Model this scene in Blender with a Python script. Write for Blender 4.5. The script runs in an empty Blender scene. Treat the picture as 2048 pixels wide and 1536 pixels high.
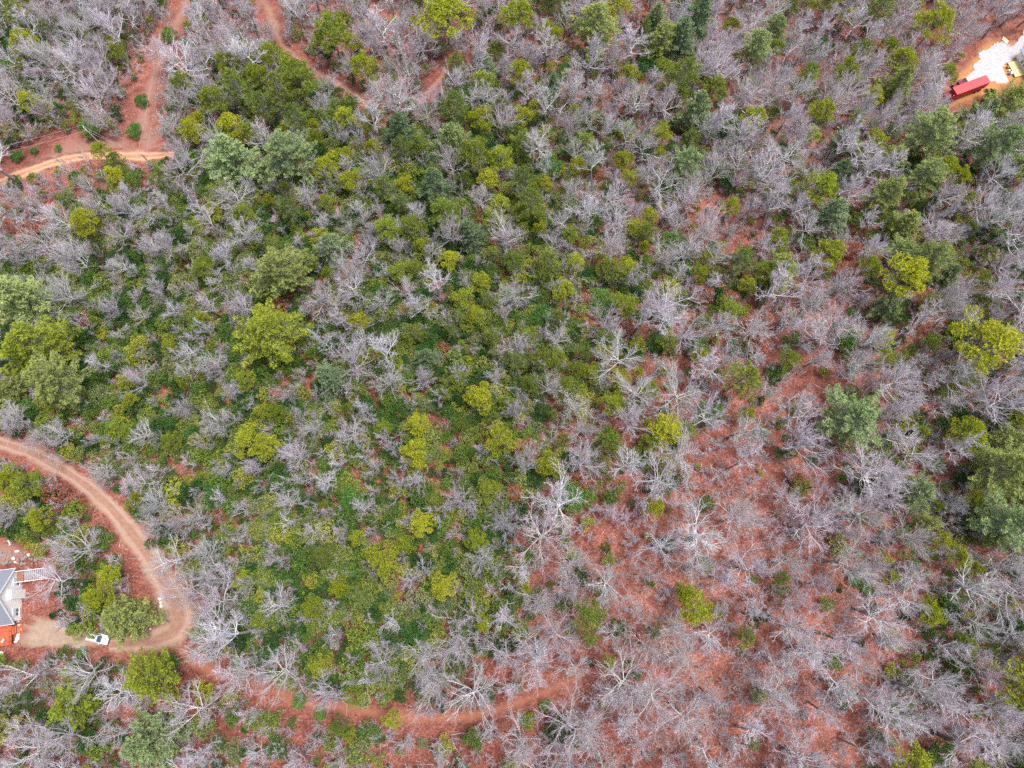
import bpy, math, random
import numpy as np

# ------------------------------------------------------------------ camera, sky, sun, exposure
S = bpy.context.scene
COL = S.collection
CAM_H, TILT, FPX = 140.0, math.radians(13.5), 1420.0      # flying height, tilt from straight down, focal length for a 2048 wide frame
cam_d = bpy.data.cameras.new('camera')
cam_d.sensor_fit = 'HORIZONTAL'; cam_d.sensor_width = 36.0
cam_d.lens = 36.0 * FPX / 2048.0
cam_d.clip_start = 1.0; cam_d.clip_end = 9000.0
cam = bpy.data.objects.new('camera', cam_d)
cam.location = (0, 0, CAM_H); cam.rotation_euler = (TILT, 0, 0)
COL.objects.link(cam); S.camera = cam

SUN_EL, SUN_AZ = math.radians(74), math.radians(75)      # azimuth from +Y towards +X
w = bpy.data.worlds.new('World'); S.world = w; w.use_nodes = True
nt = w.node_tree; nt.nodes.clear()
out = nt.nodes.new('ShaderNodeOutputWorld'); bg = nt.nodes.new('ShaderNodeBackground')
sky = nt.nodes.new('ShaderNodeTexSky'); sky.sky_type = 'NISHITA'; sky.sun_disc = False
sky.sun_elevation = SUN_EL; sky.sun_rotation = SUN_AZ
sky.air_density = 1.0; sky.dust_density = 4.0; sky.ozone_density = 1.0
hs = nt.nodes.new('ShaderNodeHueSaturation'); hs.inputs['Saturation'].default_value = 0.8   # cloud cover greys the sky
nt.links.new(sky.outputs[0], hs.inputs['Color']); nt.links.new(hs.outputs[0], bg.inputs[0])
bg.inputs[1].default_value = 0.115
nt.links.new(bg.outputs[0], out.inputs[0])
sun_d = bpy.data.lights.new('sun', 'SUN'); sun_d.energy = 1.5; sun_d.angle = math.radians(16); sun_d.color = (1.0, 0.97, 0.95)
sun = bpy.data.objects.new('sun', sun_d); COL.objects.link(sun)
sun.rotation_euler = (math.pi / 2 - SUN_EL, 0, math.pi - SUN_AZ)
S.view_settings.view_transform = 'Standard'; S.view_settings.look = 'None'
S.view_settings.gamma = 1.0; S.view_settings.use_curve_mapping = False
S.view_settings.exposure = 1.18
S.cycles.use_adaptive_sampling = True; S.cycles.adaptive_threshold = .02; S.cycles.max_bounces = 3; S.cycles.diffuse_bounces = 2; S.cycles.glossy_bounces = 2; S.cycles.transmission_bounces = 3
S.cycles.use_denoising = False

RNG = np.random.default_rng(7)
R = random.Random(11)

# ------------------------------------------------------------------ the lie of the land
PAD_C, PAD_Z = (130.0, 131.0), -40.0
HOUSE_C, HOUSE_Z = (-93.0, -9.0), 0.0

def softplus(v, k=12.0):
    return k * np.logaddexp(0.0, v / k)

def smooth(a, b, v):
    t = np.clip((v - a) / (b - a), 0, 1); return t * t * (3 - 2 * t)

def terrain(x, y):
    x = np.asarray(x, float); y = np.asarray(y, float)
    z = -0.28 * (softplus(y) - softplus(y - 200.0)) + 0.28 * softplus(np.zeros(1))[0]
    wav = 1.6 * np.sin(x / 31 + .7) * np.cos(y / 27) + 1.1 * np.sin(x / 19 + y / 23) + 0.35 * np.sin(x / 6.1 + 1.3) * np.sin(y / 5.3)
    near = np.exp(-(np.hypot(x, y) / 700.0) ** 2)
    z = z + wav * near
    m = smooth(34, 14, np.hypot((x - PAD_C[0]) * .9, y - PAD_C[1])); z = z * (1 - m) + PAD_Z * m
    m = smooth(42, 22, np.hypot(x - HOUSE_C[0], (y - HOUSE_C[1]) * 1.3)); z = z * (1 - m) + HOUSE_Z * m
    return z

def ray_dir(px, py):
    u = (np.asarray(px, float) - 1024.0) / FPX; v = (768.0 - np.asarray(py, float)) / FPX
    c, s = math.cos(TILT), math.sin(TILT)
    # camera axes: right = X, up = (0,c,s), forward = (0,s,-c)
    return u, v * c + s, v * s - c

def at(px, py, dh=0.0):
    """where the survey point (px, py) lies on the ground, dh metres above it"""
    dx, dy, dz = ray_dir(px, py)
    lo = np.zeros_like(dx) + 40.0; hi = np.zeros_like(dx) + 420.0
    for _ in range(40):
        m = (lo + hi) / 2
        above = CAM_H + dz * m - (terrain(dx * m, dy * m) + dh) > 0
        lo = np.where(above, m, lo); hi = np.where(above, hi, m)
    m = (lo + hi) / 2
    x, y = dx * m, dy * m
    return x, y, terrain(x, y)

def at1(px, py, dh=0.0):
    x, y, z = at(np.array([px]), np.array([py]), dh)
    return float(x[0]), float(y[0]), float(z[0])

def proj(x, y, z):
    c, s = math.cos(TILT), math.sin(TILT)
    zz = np.asarray(z, float) - CAM_H
    d = y * s - zz * c; up = y * c + zz * s
    return 1024 + FPX * x / d, 768 - FPX * up / d, d

# ------------------------------------------------------------------ materials
def new_mat(name, rough=0.9, spec=0.1):
    m = bpy.data.materials.new(name); m.use_nodes = True
    b = m.node_tree.nodes['Principled BSDF']
    b.inputs['Roughness'].default_value = rough; b.inputs['Specular IOR Level'].default_value = spec
    return m, m.node_tree.nodes, m.node_tree.links, b

def ramp(nodes, stops, interp='LINEAR'):
    r = nodes.new('ShaderNodeValToRGB'); e = r.color_ramp.elements; r.color_ramp.interpolation = interp
    while len(e) < len(stops): e.new(0.5)
    for k, (p, c) in enumerate(stops):
        e[k].position = p; e[k].color = (*c, 1)
    return r

def noise(nodes, links, scale, detail=4, rough=.6, coord='Object', vec=None):
    n = nodes.new('ShaderNodeTexNoise'); n.inputs['Scale'].default_value = scale
    n.inputs['Detail'].default_value = detail; n.inputs['Roughness'].default_value = rough
    if vec is None:
        t = nodes.new('ShaderNodeTexCoord'); vec = t.outputs[coord]
    links.new(vec, n.inputs['Vector'])
    return n

def mix(nodes, links, fac, a, b, mode='MIX'):
    m = nodes.new('ShaderNodeMix'); m.data_type = 'RGBA'; m.blend_type = mode
    for sock, v in ((m.inputs[0], fac), (m.inputs[6], a), (m.inputs[7], b)):
        if isinstance(v, (int, float)): sock.default_value = v
        elif isinstance(v, tuple): sock.default_value = (*v, 1) if len(v) == 3 else v
        else: links.new(v, sock)
    return m.outputs[2]

def plain(name, col, rough=.6, spec=.3, var=.12, scale=6.0, metal=0.0):
    m, n, l, b = new_mat(name, rough, spec)
    ns = noise(n, l, scale)
    a = tuple(c * (1 - var) for c in col); c2 = tuple(min(1, c * (1 + var)) for c in col)
    rp = ramp(n, [(.3, a), (.7, c2)]); l.new(ns.outputs[0], rp.inputs[0]); l.new(rp.outputs[0], b.inputs['Base Color'])
    b.inputs['Metallic'].default_value = metal
    return m

def litter_colour(n, l, tone=0):
    """fallen oak leaves: russet, rust, dun and a little pale straw, in drifts and single leaves"""
    big = noise(n, l, .045, 4, .6); mid = noise(n, l, .45, 5, .65); leaf = noise(n, l, 2.6, 5, .8)
    if tone == 0:
        r1 = ramp(n, [(.30, (.15, .056, .043)), (.5, (.23, .090, .068)), (.70, (.32, .142, .108))])
    else:
        r1 = ramp(n, [(.32, (.27, .088, .045)), (.5, (.34, .115, .055)), (.68, (.40, .155, .08))])
    l.new(big.outputs[0], r1.inputs[0])
    r2 = ramp(n, [(.3, (.62, .55, .56)), (.5, (1, 1, 1)), (.72, (1.35, 1.35, 1.36))]); l.new(mid.outputs[0], r2.inputs[0])
    c = mix(n, l, 1.0, r1.outputs[0], r2.outputs[0], 'MULTIPLY')
    r3 = ramp(n, [(.36, (.38, .34, .36)), (.48, (.95, .95, .95)), (.56, (1.2, 1.15, 1.1)), (.68, (2.3, 2.3, 2.25))]); l.new(leaf.outputs[0], r3.inputs[0])
    return mix(n, l, 1.0, c, r3.outputs[0], 'MULTIPLY'), leaf

def litter_mat(name, tone=0):
    m, n, l, b = new_mat(name, .95, .05)
    c, leaf = litter_colour(n, l, tone); l.new(c, b.inputs['Base Color'])
    bp = n.new('ShaderNodeBump'); bp.inputs['Strength'].default_value = .6; bp.inputs['Distance'].default_value = .15
    l.new(leaf.outputs[0], bp.inputs['Height']); l.new(bp.outputs[0], b.inputs['Normal'])
    return m

def track_mat(name, core, rut, edge_tone=0, keep=.75, ruts=True):
    """worn dirt that gives way to leaf litter at its ragged edges; attribute «across» runs -1..1 over the width"""
    m, n, l, b = new_mat(name, .95, .05)
    lit, leaf = litter_colour(n, l, edge_tone)
    at_ = n.new('ShaderNodeAttribute'); at_.attribute_name = 'across'
    ab = n.new('ShaderNodeMath'); ab.operation = 'ABSOLUTE'; l.new(at_.outputs['Fac'], ab.inputs[0])
    grit = noise(n, l, 1.1, 6, .7); patch = noise(n, l, .16, 4, .6)
    r0 = ramp(n, [(.3, tuple(c * .78 for c in core)), (.7, tuple(c * 1.2 for c in core))]); l.new(grit.outputs[0], r0.inputs[0])
    col = r0.outputs[0]
    if ruts:
        rr = ramp(n, [(.16, (0, 0, 0)), (.30, (1, 1, 1)), (.52, (1, 1, 1)), (.70, (0, 0, 0))]); l.new(ab.outputs[0], rr.inputs[0])
        mm = n.new('ShaderNodeMath'); mm.operation = 'MULTIPLY'; l.new(rr.outputs[0], mm.inputs[0]); l.new(patch.outputs[0], mm.inputs[1])
        col = mix(n, l, mm.outputs[0], col, rut)
    # how far the litter drifts in
    a1 = n.new('ShaderNodeMath'); a1.operation = 'MULTIPLY_ADD'; a1.inputs[1].default_value = .9; l.new(patch.outputs[0], a1.inputs[0]); l.new(ab.outputs[0], a1.inputs[2])
    a2 = n.new('ShaderNodeMath'); a2.operation = 'MULTIPLY_ADD'; a2.inputs[1].default_value = .7; l.new(grit.outputs[0], a2.inputs[0]); l.new(a1.outputs[0], a2.inputs[2])
    re = ramp(n, [(0, (0, 0, 0)), (1, (1, 1, 1))]); re.color_ramp.elements[0].position = 0.0
    mr = n.new('ShaderNodeMapRange'); mr.inputs['From Min'].default_value = keep + .55; mr.inputs['From Max'].default_value = keep + 1.0
    l.new(a2.outputs[0], mr.inputs['Value'])
    col = mix(n, l, mr.outputs[0], col, lit)
    l.new(col, b.inputs['Base Color'])
    bp = n.new('ShaderNodeBump'); bp.inputs['Strength'].default_value = .5; bp.inputs['Distance'].default_value = .1
    l.new(grit.outputs[0], bp.inputs['Height']); l.new(bp.outputs[0], b.inputs['Normal'])
    return m

def bark_mat(name, stops):
    m, n, l, b = new_mat(name, .9, .1)
    oi = n.new('ShaderNodeObjectInfo'); rp = ramp(n, stops); l.new(oi.outputs['Random'], rp.inputs[0])
    ns = noise(n, l, 3.0, 3); r2 = ramp(n, [(.3, (.75, .75, .75)), (.7, (1.2, 1.2, 1.2))]); l.new(ns.outputs[0], r2.inputs[0])
    l.new(mix(n, l, 1.0, rp.outputs[0], r2.outputs[0], 'MULTIPLY'), b.inputs['Base Color'])
    return m

def leaf_mat(name, stops=None, hue=.03, trans=.25):
    """foliage: the crown's own colour (object colour, or a spread over random individuals) varied tuft by tuft"""
    m = bpy.data.materials.new(name); m.use_nodes = True
    n, l = m.node_tree.nodes, m.node_tree.links; n.clear()
    o = n.new('ShaderNodeOutputMaterial'); oi = n.new('ShaderNodeObjectInfo')
    if stops: rp = ramp(n, stops); l.new(oi.outputs['Random'], rp.inputs[0]); base = rp.outputs[0]
    else: base = oi.outputs['Color']
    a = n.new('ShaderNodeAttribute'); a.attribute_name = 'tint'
    r2 = ramp(n, [(0, (.38, .46, .48)), (.5, (1, 1, 1)), (1, (1.5, 1.45, 1.2))]); l.new(a.outputs['Fac'], r2.inputs[0])  # random tuft tones; dark end also deepened to imitate shade inside crowns
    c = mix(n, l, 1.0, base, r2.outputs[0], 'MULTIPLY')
    d = n.new('ShaderNodeBsdfDiffuse'); t = n.new('ShaderNodeBsdfTranslucent'); mx = n.new('ShaderNodeMixShader')
    l.new(c, d.inputs[0]); l.new(c, t.inputs[0]); mx.inputs[0].default_value = trans
    l.new(d.outputs[0], mx.inputs[1]); l.new(t.outputs[0], mx.inputs[2]); l.new(mx.outputs[0], o.inputs[0])
    return m

M = {}
M['litter'] = litter_mat('leaf_litter')
M['trail'] = track_mat('trail_leaf_litter', (.31, .125, .08), (.4, .17, .09), 0, .3, False)
M['road'] = track_mat('worn_dirt_road', (.31, .175, .125), (.47, .34, .27), 0, .62)
M['pale_road'] = track_mat('pale_clay_road', (.44, .23, .13), (.62, .42, .27), 0, .66)
M['cut'] = track_mat('mown_cut', (.30, .165, .125), (.42, .2, .13), 0, .3, False)
M['drive'] = track_mat('gravel_drive', (.34, .245, .18), (.5, .38, .28), 0, .75, False)
M['clay'] = track_mat('orange_clay', (.45, .215, .085), (.6, .3, .12), 0, .72, False)
M['gravel'] = track_mat('white_gravel', (.47, .455, .455), (.6, .6, .6), 0, 1.2, False)
M['limb'] = bark_mat('pale_limb_bark', [(0, (.50, .46, .46)), (.3, (.68, .64, .66)), (.5, (.56, .56, .50)), (.7, (.78, .74, .76)), (.85, (.64, .62, .60)), (1, (.62, .54, .55))])
M['twig'] = bark_mat('twig_bark', [(0, (.46, .40, .43)), (.25, (.58, .51, .57)), (.4, (.43, .43, .40)), (.55, (.56, .48, .53)), (.7, (.64, .60, .66)), (.85, (.52, .51, .50)), (1, (.52, .42, .44))])
M['trunk'] = bark_mat('trunk_bark', [(0, (.20, .165, .15)), (.5, (.30, .27, .26)), (1, (.24, .19, .175))])
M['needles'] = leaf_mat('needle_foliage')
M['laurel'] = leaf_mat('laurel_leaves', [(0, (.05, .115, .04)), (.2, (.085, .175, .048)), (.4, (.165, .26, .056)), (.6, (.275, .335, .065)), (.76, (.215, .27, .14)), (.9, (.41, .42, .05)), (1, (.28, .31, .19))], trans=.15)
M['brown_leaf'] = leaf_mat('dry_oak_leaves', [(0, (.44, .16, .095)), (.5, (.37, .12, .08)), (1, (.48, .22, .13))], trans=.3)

# ------------------------------------------------------------------ mesh helpers
def mesh_np(name, V, F, mats, midx=None, attrs=None, smooth_=False):
    """V (n,3); F (m,k) with k = 3 or 4"""
    V = np.asarray(V, np.float32); F = np.asarray(F, np.int32); k = F.shape[1]
    me = bpy.data.meshes.new(name)
    me.vertices.add(len(V)); me.vertices.foreach_set('co', V.ravel())
    me.loops.add(F.size); me.loops.foreach_set('vertex_index', F.ravel())
    me.polygons.add(len(F)); me.polygons.foreach_set('loop_start', np.arange(0, F.size, k, dtype=np.int32))
    if midx is not None: me.polygons.foreach_set('material_index', np.asarray(midx, np.int32))
    if smooth_: me.polygons.foreach_set('use_smooth', np.ones(len(F), bool))
    for m in mats: me.materials.append(m)
    for nm, vals in (attrs or {}).items():
        at_ = me.attributes.new(nm, 'FLOAT', 'POINT'); at_.data.foreach_set('value', np.asarray(vals, np.float32))
    me.update(calc_edges=True); me.validate()
    return me

def link(name, me, parent=None):
    o = bpy.data.objects.new(name, me); COL.objects.link(o)
    if parent is not None: o.parent = parent
    return o

def empty(name, loc, rz=0.0, sc=None):
    o = bpy.data.objects.new(name, None); COL.objects.link(o)
    o.location = loc; o.rotation_euler = (0, 0, rz)
    if sc is not None: o.scale = sc
    o.empty_display_size = .3
    return o

class MB:
    def __init__(s): s.v = []; s.f = []
    def box(s, c, d, rz=0.0, ry=0.0):
        cx, cy, cz = c; hx, hy, hz = (k / 2 for k in d); b = len(s.v)
        cr, sr = math.cos(rz), math.sin(rz); cy_, sy_ = math.cos(ry), math.sin(ry)
        for x in (-hx, hx):
            for y in (-hy, hy):
                for z in (-hz, hz):
                    X, Z = x * cy_ + z * sy_, -x * sy_ + z * cy_
                    s.v.append((cx + X * cr - y * sr, cy + X * sr + y * cr, cz + Z))
        s.f += [tuple(b + i for i in q) for q in ((0, 1, 3, 2), (4, 6, 7, 5), (0, 4, 5, 1), (2, 3, 7, 6), (0, 2, 6, 4), (1, 5, 7, 3))]
        return s
    def prism(s, poly, axis, a, b_):
        """extrude a polygon [(u,v)] along axis 'x' or 'y' or 'z' from a to b"""
        n = len(poly); k = len(s.v)
        for t in (a, b_):
            for u, v in poly:
                s.v.append({'x': (t, u, v), 'y': (u, t, v), 'z': (u, v, t)}[axis])
        s.f.append(tuple(k + i for i in range(n))[::-1]); s.f.append(tuple(k + n + i for i in range(n)))
        s.f += [(k + i, k + (i + 1) % n, k + n + (i + 1) % n, k + n + i) for i in range(n)]
        return s
    def tube(s, pts, rad, n=8, cap=True):
        k = len(s.v); P = np.array(pts, float)
        if np.isscalar(rad): rad = [rad] * len(P)
        for i, p in enumerate(P):
            d = P[min(i + 1, len(P) - 1)] - P[max(i - 1, 0)]; d /= np.linalg.norm(d) + 1e-9
            a = np.cross(d, (0, 0, 1) if abs(d[2]) < .9 else (1, 0, 0)); a /= np.linalg.norm(a); b = np.cross(d, a)
            for j in range(n):
                t = 2 * math.pi * j / n; s.v.append(tuple(p + rad[i] * (a * math.cos(t) + b * math.sin(t))))
        for i in range(len(P) - 1):
            for j in range(n):
                s.f.append((k + i * n + j, k + i * n + (j + 1) % n, k + (i + 1) * n + (j + 1) % n, k + (i + 1) * n + j))
        if cap:
            s.f.append(tuple(k + j for j in range(n))[::-1]); s.f.append(tuple(k + (len(P) - 1) * n + j for j in range(n)))
        return s
    def mesh(s, name, mat, bevel=0.0):
        me = bpy.data.meshes.new(name); me.from_pydata(s.v, [], s.f); me.materials.append(mat)
        import bmesh
        bm = bmesh.new(); bm.from_mesh(me); bmesh.ops.recalc_face_normals(bm, faces=bm.faces)
        if bevel: bmesh.ops.bevel(bm, geom=list(bm.edges), offset=bevel, segments=2, affect='EDGES', profile=.6)
        bm.to_mesh(me); bm.free()
        return me
    def build(s, name, mat, parent=None, bevel=0.0):
        return link(name, s.mesh(name, mat, bevel), parent)

THINGS = []      # (object, phrase, px, py)  labelled at the end
def tag(o, label, cat, group=None):
    o['label'] = label; o['category'] = cat
    if group: o['group'] = group
    return o
def kind(o, k, label=None):
    o['kind'] = k
    if label: o['label'] = label
    return o

# ------------------------------------------------------------------ ground, roads, clearings
def axis_pts(lo, hi, step, far):
    a = list(np.arange(lo, hi + .01, step)); st = step
    while a[-1] < far: st *= 1.35; a.append(a[-1] + st)
    st = step
    while a[0] > -far: st *= 1.35; a.insert(0, a[0] - st)
    return np.array(a)
gx, gy = axis_pts(-190, 190, 1.6, 4000), axis_pts(-75, 215, 1.6, 4000)
GX, GY = np.meshgrid(gx, gy)
GV = np.stack([GX.ravel(), GY.ravel(), terrain(GX, GY).ravel()], 1)
ii = np.arange(len(gx) * len(gy)).reshape(len(gy), len(gx))
GF = np.stack([ii[:-1, :-1], ii[:-1, 1:], ii[1:, 1:], ii[1:, :-1]], -1).reshape(-1, 4)
kind(link('forest_ground', mesh_np('forest_ground', GV, GF, [M['litter']], smooth_=True)), 'structure', 'russet leaf litter covering the wooded slope')

CLEAR = []     # track centre lines with half widths, kept free of stems
KEEP = []      # outlines kept free of stems
def catmull(P, n):
    P = np.array(P, float); P = np.vstack([2 * P[0] - P[1], P, 2 * P[-1] - P[-2]]); outp = []
    for i in range(1, len(P) - 2):
        for t in np.linspace(0, 1, n, endpoint=False):
            a, b, c, d = P[i - 1], P[i], P[i + 1], P[i + 2]
            outp.append(.5 * ((2 * b) + (c - a) * t + (2 * a - 5 * b + 4 * c - d) * t * t + (3 * b - a - 3 * c + d) * t ** 3))
    outp.append(P[-2]); return np.array(outp)

def strip(name, pts, mat, lift, label, seed=0, clear=True):
    """pts: (px, py, half width in metres)"""
    C = catmull(pts, 14); x, y, z = at(C[:, 0], C[:, 1]); hw = C[:, 2]
    r = np.random.default_rng(seed)
    tx, ty = np.gradient(x), np.gradient(y); L = np.hypot(tx, ty); nx, ny = -ty / L, tx / L
    across = np.array([-1, -.75, -.45, -.15, .15, .45, .75, 1]); V = []; A = []
    jl = np.convolve(r.normal(0, .18, len(x) + 4), np.ones(5) / 2.2, 'valid'); jr = np.convolve(r.normal(0, .18, len(x) + 4), np.ones(5) / 2.2, 'valid')
    for a in across:
        k = hw * (1 + np.where(a < 0, jl, jr) * abs(a)) * a
        X, Y = x + nx * k, y + ny * k
        V.append(np.stack([X, Y, terrain(X, Y) + lift - .02 * abs(a)], 1)); A.append(np.full(len(X), a))
    n, m = len(across), len(x); V = np.stack(V, 1).reshape(-1, 3); A = np.stack(A, 1).ravel()
    A = A.copy(); A.reshape(m, n)[0, :] = 1; A.reshape(m, n)[-1, :] = 1
    id_ = np.arange(n * m).reshape(m, n)
    F = np.stack([id_[:-1, :-1], id_[1:, :-1], id_[1:, 1:], id_[:-1, 1:]], -1).reshape(-1, 4)[:, ::-1]
    o = link(name, mesh_np(name, V, F, [M[mat]], attrs={'across': A}, smooth_=True)); kind(o, 'structure', label)
    if clear: CLEAR.append((x, y, hw))
    return o

def patch(name, poly, mat, lift, label, seed=0, rings=6, clear=True):
    """a filled outline in survey points, with ragged border; across = 0 inside to 1 at the border"""
    P = catmull(list(poly) + [poly[0]], 8)[:-1]; c = P.mean(0); r = np.random.default_rng(seed)
    V = []; A = []
    jit = 1 + np.convolve(r.normal(0, .10, len(P) + 2), np.ones(3) / 2, 'valid')
    for q in range(rings + 1):
        t = q / rings; Q = c + (P - c) * (t * (1 + (jit - 1) * t))[:, None]
        x, y, z = at(Q[:, 0], Q[:, 1]); V.append(np.stack([x, y, terrain(x, y) + lift - .03 * t], 1)); A.append(np.full(len(P), t ** 1.6))
    n = len(P); V = np.concatenate(V); A = np.concatenate(A); id_ = np.arange(n * (rings + 1)).reshape(rings + 1, n); nx_ = np.roll(id_, -1, 1)
    F = np.stack([id_[:-1], id_[1:], nx_[1:], nx_[:-1]], -1).reshape(-1, 4)
    o = link(name, mesh_np(name, V, F, [M[mat]], attrs={'across': A}, smooth_=True)); kind(o, 'structure', label)
    if clear:
        x, y, z = at(P[:, 0], P[:, 1]); KEEP.append((x, y))
    return o

strip('dirt_road', [(-60, 868, 2.2), (10, 888, 2.2), (80, 914, 2.2), (160, 962, 2.3), (214, 1008, 2.7), (262, 1064, 3.1), (302, 1120, 3.6), (336, 1178, 4.6), (356, 1222, 5.4), (354, 1252, 5.2), (328, 1274, 4.0), (280, 1285, 3.0), (215, 1290, 2.4)],
      'road', .07, 'curving dirt road with pale wheel ruts sweeping down to the driveway', 1)
strip('orange_path', [(330, 1270, 2.4), (372, 1310, 2.4), (430, 1345, 2.2), (520, 1372, 2.0), (600, 1402, 2.0), (700, 1418, 2.0), (800, 1432, 2.2), (900, 1436, 2.2), (1000, 1418, 2.2), (1080, 1388, 2.0), (1140, 1362, 1.2), (1185, 1338, .4)],
      'trail', .06, 'woodland path deep in orange fallen leaves below the green thicket', 2)
strip('clay_road', [(-80, 392, 2.4), (0, 366, 2.4), (60, 342, 2.3), (120, 322, 2.2), (180, 312, 2.2), (250, 313, 2.2), (305, 312, 2.4), (350, 308, 1.4)],
      'pale_road', .07, 'pale clay road passing under the power line', 3)
patch('power_line_cut_ground', [(0, 330), (60, 290), (130, 262), (190, 265), (250, 280), (300, 250), (335, 285), (330, 305), (200, 305), (120, 315), (40, 345), (0, 358)], 'cut', .045, 'cleared russet bank under the power line', 4)
strip('power_line_cut_path', [(300, 300, 5.0), (288, 245, 5.0), (300, 180, 4.4), (322, 120, 4.2), (345, 65, 4.2), (372, 5, 4.2), (388, -60, 4.2)], 'cut', .05, 'narrow cleared strip climbing under the wires', 5)
strip('hillside_path', [(520, -20, 3.2), (546, 40, 4.0), (562, 85, 2.4), (610, 130, 2.4), (660, 158, 2.7), (705, 188, 2.7), (745, 222, 2.4), (778, 262, .6)], 'cut', .05, 'russet track crossing the upper woods', 6)
strip('side_path', [(905, 108, 2.2), (885, 150, 2.2), (858, 185, 2.2), (835, 222, .6)], 'cut', .055, 'short russet side track beside the open-crowned pine', 7)
patch('junction_ground', [(305, 1150), (345, 1165), (385, 1215), (405, 1275), (420, 1330), (370, 1325), (320, 1300), (270, 1300), (300, 1275), (330, 1245), (322, 1205)], 'cut', .05, 'dusty brown verge round the road bend', 14)
patch('driveway_road', [(30, 1240), (70, 1232), (120, 1236), (165, 1244), (215, 1262), (250, 1284), (215, 1298), (150, 1302), (90, 1298), (34, 1292)], 'drive', .085, 'tan gravel driveway between the house and the parked car', 8)
patch('yard_ground', [(-40, 1075), (10, 1066), (40, 1078), (74, 1100), (78, 1122), (30, 1136), (-40, 1140)], 'cut', .06, 'bare red yard bank above the house', 9)
strip('yard_path', [(-10, 985, 1.2), (6, 1015, 1.2), (2, 1050, 1.2), (-6, 1080, 1.2)], 'cut', .05, 'bare strip of red soil at the yard edge', 10)
patch('clay_ground', [(1890, 226), (1886, 190), (1908, 150), (1928, 112), (1962, 80), (2000, 60), (2030, 60), (2075, 74), (2130, 120), (2080, 165), (2010, 186), (1960, 202), (1928, 214)], 'clay', .05, 'graded orange clay round the gravel pad', 11)
patch('gravel_ground', [(1930, 164), (1948, 132), (1964, 106), (1976, 96), (2001, 80), (2013, 90), (2026, 90), (2034, 106), (2027, 120), (2010, 130), (2006, 140), (2017, 164), (1996, 168), (1960, 172)], 'gravel', .11, 'white gravel pad where the red trailer stands', 12)
strip('gravel_road', [(2032, 100, .9), (2044, 82, 1.1), (2062, 52, 1.2), (2090, 10, 1.2)], 'gravel', .11, 'strip of white gravel leading up from the pad', 13)

# ------------------------------------------------------------------ tree templates
def unit(v): return v / (np.linalg.norm(v) + 1e-9)

def segs_mesh(segs, sides=3):
    P0 = np.array([s[0] for s in segs]); P1 = np.array([s[1] for s in segs]); r0 = np.array([s[2] for s in segs]); r1 = np.array([s[3] for s in segs])
    d = P1 - P0; d /= np.linalg.norm(d, axis=1, keepdims=True) + 1e-9
    ref = np.where(np.abs(d[:, 2:3]) < .9, np.array([[0, 0, 1.]]), np.array([[1., 0, 0]]))
    a = np.cross(d, ref); a /= np.linalg.norm(a, axis=1, keepdims=True); b = np.cross(d, a)
    V = np.zeros((len(segs), 2 * sides, 3)); F = np.zeros((len(segs), sides, 4), int)
    for j in range(sides):
        t = 2 * math.pi * j / sides; o = a * math.cos(t) + b * math.sin(t)
        V[:, j] = P0 + o * r0[:, None]; V[:, sides + j] = P1 + o * r1[:, None]
        k = (j + 1) % sides; F[:, j] = [j, k, sides + k, sides + j]
    F += (np.arange(len(segs)) * 2 * sides)[:, None, None]
    return V.reshape(-1, 3), F.reshape(-1, 4)

def poly(rng, segs, p, d, L, ra, rb, n, wob, up, mi):
    pts = [p]; ds = [d]; st = L / n
    for i in range(n):
        d = unit(d + rng.normal(0, wob, 3) + np.array([0, 0, up])); q = p + d * st
        segs.append((p, q, ra + (rb - ra) * i / n, ra + (rb - ra) * (i + 1) / n, mi)); p = q; pts.append(p); ds.append(d)
    return pts, ds

def side_dir(rng, d, ang):
    a = unit(np.cross(d, rng.normal(0, 1, 3))); return unit(d * math.cos(ang) + a * math.sin(ang))

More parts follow.
